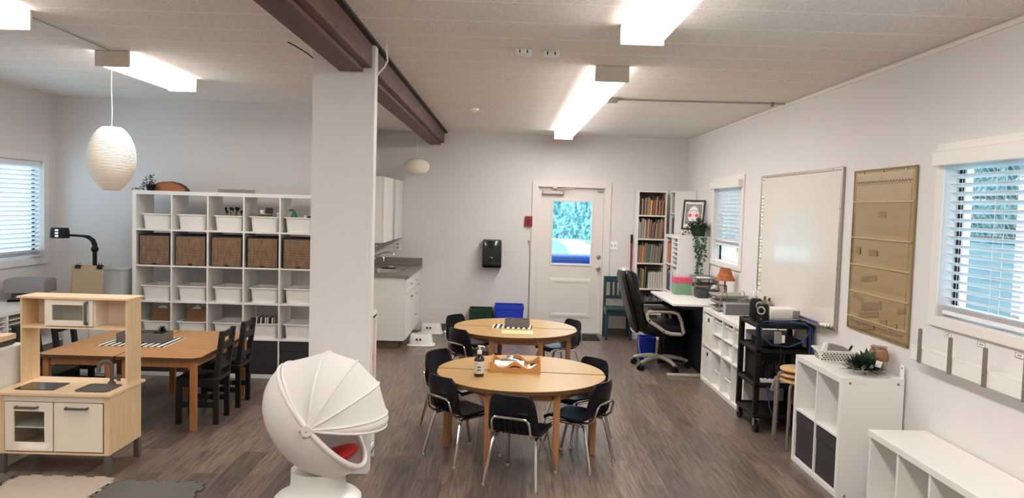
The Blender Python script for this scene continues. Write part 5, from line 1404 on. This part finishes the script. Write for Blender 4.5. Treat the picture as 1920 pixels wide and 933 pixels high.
# small cube unit
SC = (2.105, 5.475, 0)
u = cube_unit('small_cube_shelf', 'white two by two cube shelf with grey boxes by the right wall', 'shelf', 2, 2, SC, -90)
b = MB()
for y, z in ((.05, .73), (.35, .73), (.05, .02)): b.cyl((.766, y, z), (.768, y, z), .008, 10)
O('screw_cap', b, galv, u)
for i in (0, 1):
    c, zb = cell(i, 0)
    r = thing('fabric_box', 'dark grey fabric box in the small cube shelf, %s one' % ('left' if i == 0 else 'right'), 'storage box', (SC[0] + .012, SC[1] - c, zb + .0005), -90, group='fabric boxes in the small cube shelf')
    O('body', MB().box(-.163, .163, 0, .36, 0, .30), charc, r, bev=.006)
    O('lid_fold', MB().box(-.165, .165, -.003, .36, .235, .322), charc, r, bev=.005)
zk = 2 * T1 + 2 * CE + T2 + .0005
# perforated basket
r = thing('plastic_basket', 'white perforated plastic basket on the small cube shelf', 'basket', (2.31, 5.29, zk), -8)
O('basket_body', MB().loft([(.23, .15, .02, 0), (.235, .155, .02, .004), (.275, .19, .025, .072), (.295, .21, .03, .075), (.295, .21, .03, .08), (.265, .18, .025, .08), (.225, .145, .02, .006)]), whitep, r, smooth=True)
b = MB()
for j in range(4):
    f = .18 + j * .2; yv = -(.0775 + .0175 * f) - .001; zv = .004 + .068 * f
    for i in range(11):
        x = -.105 + i * .021 + (.0105 if j % 2 else 0) - .005
        b.box(x - .006, x + .006, yv - .0015, yv + .004, zv - .004, zv + .004)
O('perforation', b, mat('hole_shadow', (90, 82, 74), .8), r); b = MB()
for j in range(3):
    f = .2 + j * .25; xv = -(.1175 + .02 * f) - .001; zv = .004 + .068 * f
    for i in range(6):
        y = -.05 + i * .02
        b.box(xv - .0015, xv + .004, y - .005, y + .005, zv - .004, zv + .004)
O('perforation', b, mat('hole_shadow', (90, 82, 74), .8), r)
r = thing('tape_dispenser', 'grey and white handheld gadget lying in the perforated basket', 'gadget', (2.29, 5.30, zk + .012), -10)
O('gadget_body', MB().prism_y([(-.07, 0), (.13, 0), (.13, .05), (.07, .085), (0, .10), (-.05, .10), (-.07, .03)], -.028, .028), greyb, r, bev=.006)
O('gadget_end', MB().prism_y([(-.074, .03), (-.054, .104), (-.035, .106), (-.045, .03)], -.03, .03), whitep, r)
tag(O('marker_pen', MB().cyl((.09, .0, .03), (.14, .02, .095), .008, 10), blackp, smooth=True, loc=(2.29, 5.29, zk + .004)), 'dark marker sticking out of the perforated basket', 'marker')
# greenery
r = thing('artificial_plant', 'bushy artificial greenery sprig on the small cube shelf', 'plant', (2.31, 4.87, zk))
b = MB()
for k in range(620):
    a = R.uniform(0, 2 * PI); e = R.uniform(.02, 1.2)
    p0 = (R.uniform(-.03, .03), R.uniform(-.03, .03), .02); d0 = Vector((math.cos(a) * math.cos(e), math.sin(a) * math.cos(e), math.sin(e) * .8))
    q = Vector(p0) + d0 * R.uniform(.03, .085)
    b.leaf(q, d0 + Vector((R.uniform(-.4, .4), R.uniform(-.4, .4), R.uniform(-.2, .4))), (0, 0, 1), R.uniform(.035, .06), R.uniform(.012, .02))
O('needle_foliage', b, leafd, r)
b = MB()
for k, (a, e, L) in enumerate([(3.3, .75, .12), (2.6, 1.1, .11), (1.9, 1.45, .12), (.3, 1.0, .12), (4.4, .9, .08), (5.6, 1.1, .10)]):
    dd = Vector((math.cos(a) * math.cos(e), math.sin(a) * math.cos(e), math.sin(e)))
    b.leaf(Vector((.02, 0, .055)) + dd * .035, dd, (0, -.5, 1), L * .62, L * .36)
O('broad_leaf', b, leafm, r)
for k, (x, z) in enumerate([(-.055, .045), (-.005, .05)]):
    b = MB(); b.leaf((x, -.10, z), (.2, -.3, .9), (0, -1, .2), .034, .03)
    O('pale_leaf', b, eucal, r)
tag(O('tag_card', MB().box(-.02, .02, -.001, .001, 0, .04).T(rot('Y', 15)), paperw, loc=(2.365, 4.80, zk + .055)), 'small white tag tucked into the artificial greenery', 'tag')
# jar with burlap
r = thing('glass_jar', 'glass jar wrapped with burlap and twine on the small cube shelf', 'jar', (2.43, 4.93, zk))
O('jar_body', MB().lathe([(0, 0), (.05, 0), (.058, .01), (.058, .11), (.05, .135), (.042, .145), (.042, .165), (.036, .165), (.04, .14), (.052, .11), (.052, .01), (0, .006)], n=28), jarglass, r, smooth=True)
O('burlap_wrap', MB().lathe([(.0585, .075), (.061, .078), (.061, .115), (.053, .14), (.051, .138), (.0585, .112)], n=28), burlap, r, smooth=True)
b = MB()
for k in range(3): b.tube([((.045 + .002 * k) * math.cos(a), (.045 + .002 * k) * math.sin(a), .15 + .006 * k + .004 * math.sin(3 * a + k)) for a in [2 * PI * q / 18 for q in range(18)]], .0018, 5, closed=True)
b.tube([(-.045, 0, .16), (-.06, -.01, .15), (-.065, -.01, .13), (-.055, -.015, .11)], .0018, 5)
O('twine', b, wick, r)
b = MB()
for k in range(34):
    a = R.uniform(0, 2 * PI); q = R.uniform(.02, .045)
    b.tube([(q * math.cos(a), q * math.sin(a), R.uniform(.01, .05)), (q * math.cos(a + .8), q * math.sin(a + .8), R.uniform(.04, .09)), (q * math.cos(a + 1.6), q * math.sin(a + 1.6), R.uniform(.03, .08))], .003, 5)
O('filling', b, mat('raffia', (196, 180, 156), .9), r)
r = thing('wall_bracket', 'white metal angle bracket fixing the small cube shelf to wall', 'bracket', (2.49, 4.735, zk))
O('bracket_plate', MB().box(-.004, .0, -.02, .02, 0, .085).box(-.06, -.004, -.02, .02, 0, .004), whitem, r)
O('bracket_hole', MB().cyl((-.0055, 0, .065), (-.004, 0, .065), .005, 8), ink, r)

# ------------------------------------------------------------------ bench at bottom right
r = thing('storage_bench', 'low white cubby bench along the right wall at the bottom right', 'bench', (2.165, 1.9, 0))
bl, bd, bh = 2.545, .335, .52
O('bench_top', MB().box(-.01, bd, 0, bl, bh - .04, bh), white, r, bev=.003)
O('bench_base', MB().box(0, bd, 0, bl, 0, .05), white, r)
O('back_panel', MB().box(bd - .012, bd, 0, bl, .05, bh - .04), white, r)
yy = bl
k = 0
while yy > .1:
    O('divider', MB().box(0, bd - .012, yy - .02, yy, .05, bh - .04), white, r, bev=.001)
    yy -= .318
# ------------------------------------------------------------------ hook rail
r = thing('picture_ledge', 'white shallow wall ledge below the near right window', 'ledge', (XR, 2.6, .925))
O('ledge_board', MB().box(-.085, -.001, 0, 1.935, 0, .080), white, r, bev=.004)
O('ledge_lip', MB().box(-.086, -.074, 0, 1.935, .0805, .086), white, r, bev=.002)
nm = ['farthest of the row', 'second from the far end', 'third from the far end', 'fourth from the far end']
for k in range(4):
    y = 4.43 - k * .305
    o = thing('metal_strap', 'upright grey metal strap screwed to the ledge, ' + nm[k], 'strap', (XR - .0905, y, .922), group='metal straps on the ledge')
    pl = [(-.016, 0), (.016, 0), (.016, .19), (.011, .2), (-.011, .2), (-.016, .19)]
    O('strap', MB().prism_x(pl, -.004, .004), galv, o, bev=.001)
    b = MB()
    for z in (.015, .062): b.cyl((-.0065, 0, z), (-.004, 0, z), .004, 8)
    O('screw', b, steel, o)
    o = thing('name_tag', 'small black-framed name card on the wall under the window, ' + nm[k], 'label', (XR - .0015, y - .145 + .02, 1.108), group='name cards above the ledge')
    O('card', MB().box(-.001, .001, -.032, .032, -.012, .012), paperw, o)
    O('border', MB().box(-.0016, -.001, -.033, .033, .0105, .0125).box(-.0016, -.001, -.033, .033, -.0125, -.0105).box(-.0016, -.001, -.033, -.031, -.012, .012).box(-.0016, -.001, .031, .033, -.012, .012), ink, o)
    b = MB()
    for q in range(5): b.box(-.0016, -.001, -.018 + q * .008, -.013 + q * .008, -.003 - .002 * (q % 2), .003 + .002 * ((q + k) % 2))
    O('lettering', b, mat('tag_grey', (120, 112, 106), .8), o)

# ------------------------------------------------------------------ whiteboard
r = thing('whiteboard', 'large glossy whiteboard in aluminium frame on the right wall', 'whiteboard', (XR - .002, 6.655, 1.512))
hw, hh = .92, .615
O('board_surface', MB().box(-.014, 0, -hw + .02, hw - .02, -hh + .02, hh - .02), wboard, r)
b = MB().box(-.022, 0, -hw, -hw + .024, -hh, hh).box(-.022, 0, hw - .024, hw, -hh, hh).box(-.022, 0, -hw + .024, hw - .024, hh - .024, hh).box(-.022, 0, -hw + .024, hw - .024, -hh, -hh + .024)
O('board_frame', b, alum, r, bev=.003)
O('pen_tray', MB().box(-.075, -.022, -hw + .15, hw - .02, -hh + .006, -hh + .014).box(-.078, -.070, -hw + .15, hw - .02, -hh + .006, -hh + .022), alum, r)
b = MB()
for y in (-.75, .05, .72): b.cyl((-.0235, y, hh - .012), (-.022, y, hh - .012), .005, 8)
for z in (.3, -.15): b.cyl((-.0235, -hw + .012, z), (-.022, -hw + .012, z), .005, 8)
O('frame_screw', b, ink, r)
zs_ = [.57, .395, .33, .265, .215, .15, .0, -.065, -.13, -.185, -.275, -.325, -.365, -.405, -.45, -.50]
for k, z in enumerate(zs_):
    o = thing('schedule_card', 'small white schedule card on the left whiteboard edge, %s from the top' % ordn(k), 'card', (XR - .0175, 6.655 + hw - .062 - .004 * (k % 3), 1.512 + z), group='schedule cards on the whiteboard')
    O('card', MB().box(-.001, .001, -.036, .036, -.023, .023), paperw, o)
    b = MB()
    for q in range(3): b.box(-.0016, -.001, .028 - .015 * q - .011, .028 - .015 * q, -.006 + .004 * ((q + k) % 2), .006 + .003 * ((q * k) % 2))
    b.box(-.0016, -.001, -.032, -.021, -.016 if k % 2 else -.004, .012)
    O('marks', b, mat('card_marks', (104, 98, 94), .8), o)
tray_z = 1.512 - hh + .0145
o = thing('pointer_stick', 'blue-purple pointer stick lying on the whiteboard tray', 'pointer', (XR - .05, 6.10, tray_z + .010)); O('stick', MB().cyl((0, -.22, 0), (0, .26, 0), .010, 12), mat('pointer_blue', (62, 58, 138), .4), o, smooth=True)
O('pale_end', MB().cyl((0, .26, 0), (0, .42, 0), .008, 12), mat('pale_blue', (176, 190, 224), .4), o, smooth=True)
tag(O('cloth_rag', MB().grid(lambda u, v: (XR - .075 + .05 * u, 5.78 + .14 * v, tray_z + .004 + .028 * abs(math.sin(7 * u + 5 * v)) * (1 - .4 * v)), 10, 14), paperw, smooth=True, solid=.003), 'crumpled white cloth at the near end of the whiteboard tray', 'cloth')
o = thing('wall_outlet', 'white outlet with plug on the wall beside the whiteboard corner', 'outlet', (XR - .001, 7.60, .99)); O('plate', MB().box(-.008, 0, -.045, .045, -.065, .065), whitem, o, bev=.003)
O('plug', MB().box(-.035, -.008, -.018, .018, -.035, .0), blackp, o, bev=.003)
O('adapter', MB().box(-.05, -.008, -.05, -.02, -.04, .02), whitem, o, bev=.003)
for k, (y, n_, m_) in enumerate(((7.22, 'chrome marker clips', steel), (7.10, 'clear glass marker cup', jarglass))):
    o = thing('marker_holder', 'small %s on the far end of the whiteboard tray' % n_, 'holder', (XR - .05, y, tray_z)); O('holder', MB().lathe([(0, 0), (.022, 0), (.026, .045), (.022, .045), (.018, .006), (0, .005)], n=14), m_, o, smooth=True)
    b = MB()
    for q in range(4): b.cyl((.006 * q - .01, .004 * q - .006, .01), (.01 * q - .018, .012 * q - .02, .075), .004, 6)
    O('contents', b, dgrey, o)
tag(O('paper_stack', MB().box(-.022, .02, -.25, .15, 0, .006), paperw, loc=(XR - .05, 6.72, tray_z)), 'bright white papers lying on the whiteboard tray', 'paper')

# ------------------------------------------------------------------ pocket chart
r = thing('pocket_chart', 'khaki vinyl pocket chart hanging on the right wall', 'pocket chart', (XR - .003, 5.135, 1.522))
hw, hh = .425, .562
O('backing', MB().grid(lambda u, v: (-.004 - .006 * math.sin(PI * u) * math.sin(PI * v) - .003 * math.sin(9 * v), -hw + 2 * hw * u, -hh + 2 * hh * v), 14, 28), khaki, r, smooth=True, solid=.003)
b = MB().box(-.011, -.003, -hw, -hw + .007, -hh, hh).box(-.011, -.003, hw - .007, hw, -hh, hh).box(-.011, -.003, -hw, hw, -hh, -hh + .007).box(-.011, -.003, -hw, hw, hh - .007, hh)
O('bound_edge', b, mat('khaki_edge', (138, 120, 84), .6), r)
b = MB()
for s in (-1, 1):
    z = s * (hh - (.08 if s > 0 else .07)); N = 20
    for k in range(N):
        y0 = -hw + .05 + (2 * hw - .1) * k / N; y1 = y0 + (2 * hw - .1) / N
        b.tube([(-.0135, y0 + (y1 - y0) * t, z - .014 * math.sin(PI * t)) for t in (0, .25, .5, .75, 1)], .0013, 4)
    for k in range(60):
        y0 = -hw + .05 + (2 * hw - .1) * k / 60
        b.box(-.0145, -.013, y0, y0 + .006, z - .024, z - .0225)
    for k in range(70):
        z0 = -hh + .09 + (2 * hh - .2) * k / 70
        b.box(-.0145, -.013, s * (hw - .045) - .0012, s * (hw - .045) + .0012, z0, z0 + .007)
O('stitching', b, ink, r)
zz_ = [.34, .09, -.10, -.29, -.47]
for k, z in enumerate(zz_):
    top = z; bot = zz_[k + 1] + .03 if k < 4 else -hh + .03
    b = MB().grid(lambda u, v: (-.016 - .006 * math.sin(PI * v) - .004 * math.sin(11 * u + k * 2) * v, -hw + .015 + (2 * hw - .03) * u, bot + (top - bot) * v), 12, 6)
    pk = O('clear_pocket', b, clearv, r, smooth=True)
    O('pocket_seam', MB().box(-.017, -.0125, -hw + .012, hw - .012, top - .004, top + .004), mat('khaki_seam', (198, 176, 130), .4), pk)
shade = mat('pocket_card', (148, 125, 90), .5)
for k, (y, z, w, h, t) in enumerate([(-.02, .255, .05, .04, 0), (.30, .0, .03, .05, 0), (.08, -.005, .06, .04, 0), (.12, -.185, .11, .035, -8), (.06, -.365, .14, .05, -9), (.10, -.43, .14, .035, -9), (-.11, -.455, .05, .035, -8), (-.24, -.46, .05, .035, -8), (.26, -.335, .08, .03, 12), (.13, -.52, .12, .03, -8), (-.33, -.35, .05, .03, -8)]):
    o = tag(O('chart_card', MB().box(-.0135, -.0125, -w, w, -h / 2, h / 2).T(rot('X', t)), shade), 'brown card strip in the pocket chart, %s of those scattered from its top' % ordn(k), 'card', 'cards in the pocket chart'); o.location = (XR - .004, 5.135 + y, 1.522 + z)
b = MB()
for y in (-.30, 0, .28): b.cyl((-.014, y, hh - .02), (-.006, y, hh - .02), .007, 8)
O('grommet', b, steel, r)

# ------------------------------------------------------------------ foam floor mats
def puzzle(x0, x1, y0, y1, teeth):
    p = []
    def side(ax_, a, c, fix, sg):
        n = 9; out = []
        L = (c - a) / n
        for k in range(n):
            q0 = a + L * k; q1 = a + L * (k + 1)
            o_ = (sg * .022) if k % 2 else 0
            for q in ((q0 + (-.006 if k % 2 and L > 0 else .006 if k % 2 else 0)), (q1 + (.006 if k % 2 and L > 0 else -.006 if k % 2 else 0))):
                out.append((q, fix + o_) if ax_ == 'x' else (fix + o_, q))
        return out
    p += side('x', x0, x1, y0, -1); p += side('y', y0, y1, x1, 1); p += side('x', x1, x0, y1, 1); p += side('y', y1, y0, x0, -1)
    q = []
    for a in p:
        if not q or (abs(a[0] - q[-1][0]) + abs(a[1] - q[-1][1])) > 1e-4: q.append(a)
    return q
def foam(label, x0, x1, y0, y1, m):
    b = MB(); pts = puzzle(x0, x1, y0, y1, 9)
    b.prism(pts, .0, .012)
    tag(O('foam_mat', b, m), label, 'floor mat', 'foam puzzle mats')
foam('beige foam puzzle mat on the floor before the toy kitchen', -2.96, -2.375, 4.14, 4.725, mat_l)
foam('grey foam puzzle mat on the floor right of the beige mat', -2.345, -1.80, 4.12, 4.68, mat_d)
foam('grey foam puzzle mat cut off at the bottom left corner', -3.58, -3.00, 4.15, 4.735, mat_d)

# ------------------------------------------------------------------ lights
w = bpy.data.worlds.new('sky'); sc.world = w; w.use_nodes = True
nt = w.node_tree; bg = nt.nodes['Background']
bg.inputs['Color'].default_value = (.58, .82, 1.0, 1); bg.inputs['Strength'].default_value = 4.6
def portal(name, loc, rotv, sx, sy):
    l = bpy.data.lights.new(name, 'AREA'); l.shape = 'RECTANGLE'; l.size = sx; l.size_y = sy; l.cycles.is_portal = True
    o = bpy.data.objects.new(name, l); C.objects.link(o); o.location = loc; o.rotation_euler = rotv
portal('portal_a', (XR + .15, (W1[0] + W1[1]) / 2, 1.65), (0, PI / 2, 0), .9, 1.08)
portal('portal_b', (XR + .15, (W2[0] + W2[1]) / 2, 1.66), (0, PI / 2, 0), .92, 1.82)
portal('portal_c', (XL - .15, (W3[0] + W3[1]) / 2, 1.59), (0, -PI / 2, 0), .98, 2.32)
portal('portal_d', (.93, YB + .15, 1.42), (-PI / 2, 0, 0), .54, .87)

# ------------------------------------------------------------------ camera
yaw, pit, rol, fpx, Hc = .0091, .0542, .0289, 1449.8, 1.7564
F = Vector((math.sin(yaw) * math.cos(pit), math.cos(yaw) * math.cos(pit), -math.sin(pit)))
R0 = Vector((math.cos(yaw), -math.sin(yaw), 0)); U0 = R0.cross(F)
Rv = R0 * math.cos(rol) + U0 * math.sin(rol); Uv = U0 * math.cos(rol) - R0 * math.sin(rol)
cam = bpy.data.cameras.new('camera'); co = bpy.data.objects.new('camera', cam); C.objects.link(co)
M = Matrix.Identity(4)
for i in range(3):
    M[i][0] = Rv[i]; M[i][1] = Uv[i]; M[i][2] = -F[i]
M[0][3], M[1][3], M[2][3] = 0, 0, Hc
co.matrix_world = M
cam.sensor_width = 36; cam.lens = 36 * fpx / 1920; cam.clip_start = .05; cam.clip_end = 200
sc.camera = co

# ------------------------------------------------------------------ render look
sc.view_settings.view_transform = 'Standard'
sc.view_settings.look = 'None'
sc.view_settings.exposure = 0.1
sc.cycles.use_denoising = True
sc.cycles.max_bounces = 8
sc.cycles.diffuse_bounces = 5
sc.cycles.transparent_max_bounces = 16
sc.cycles.sample_clamp_indirect = 6
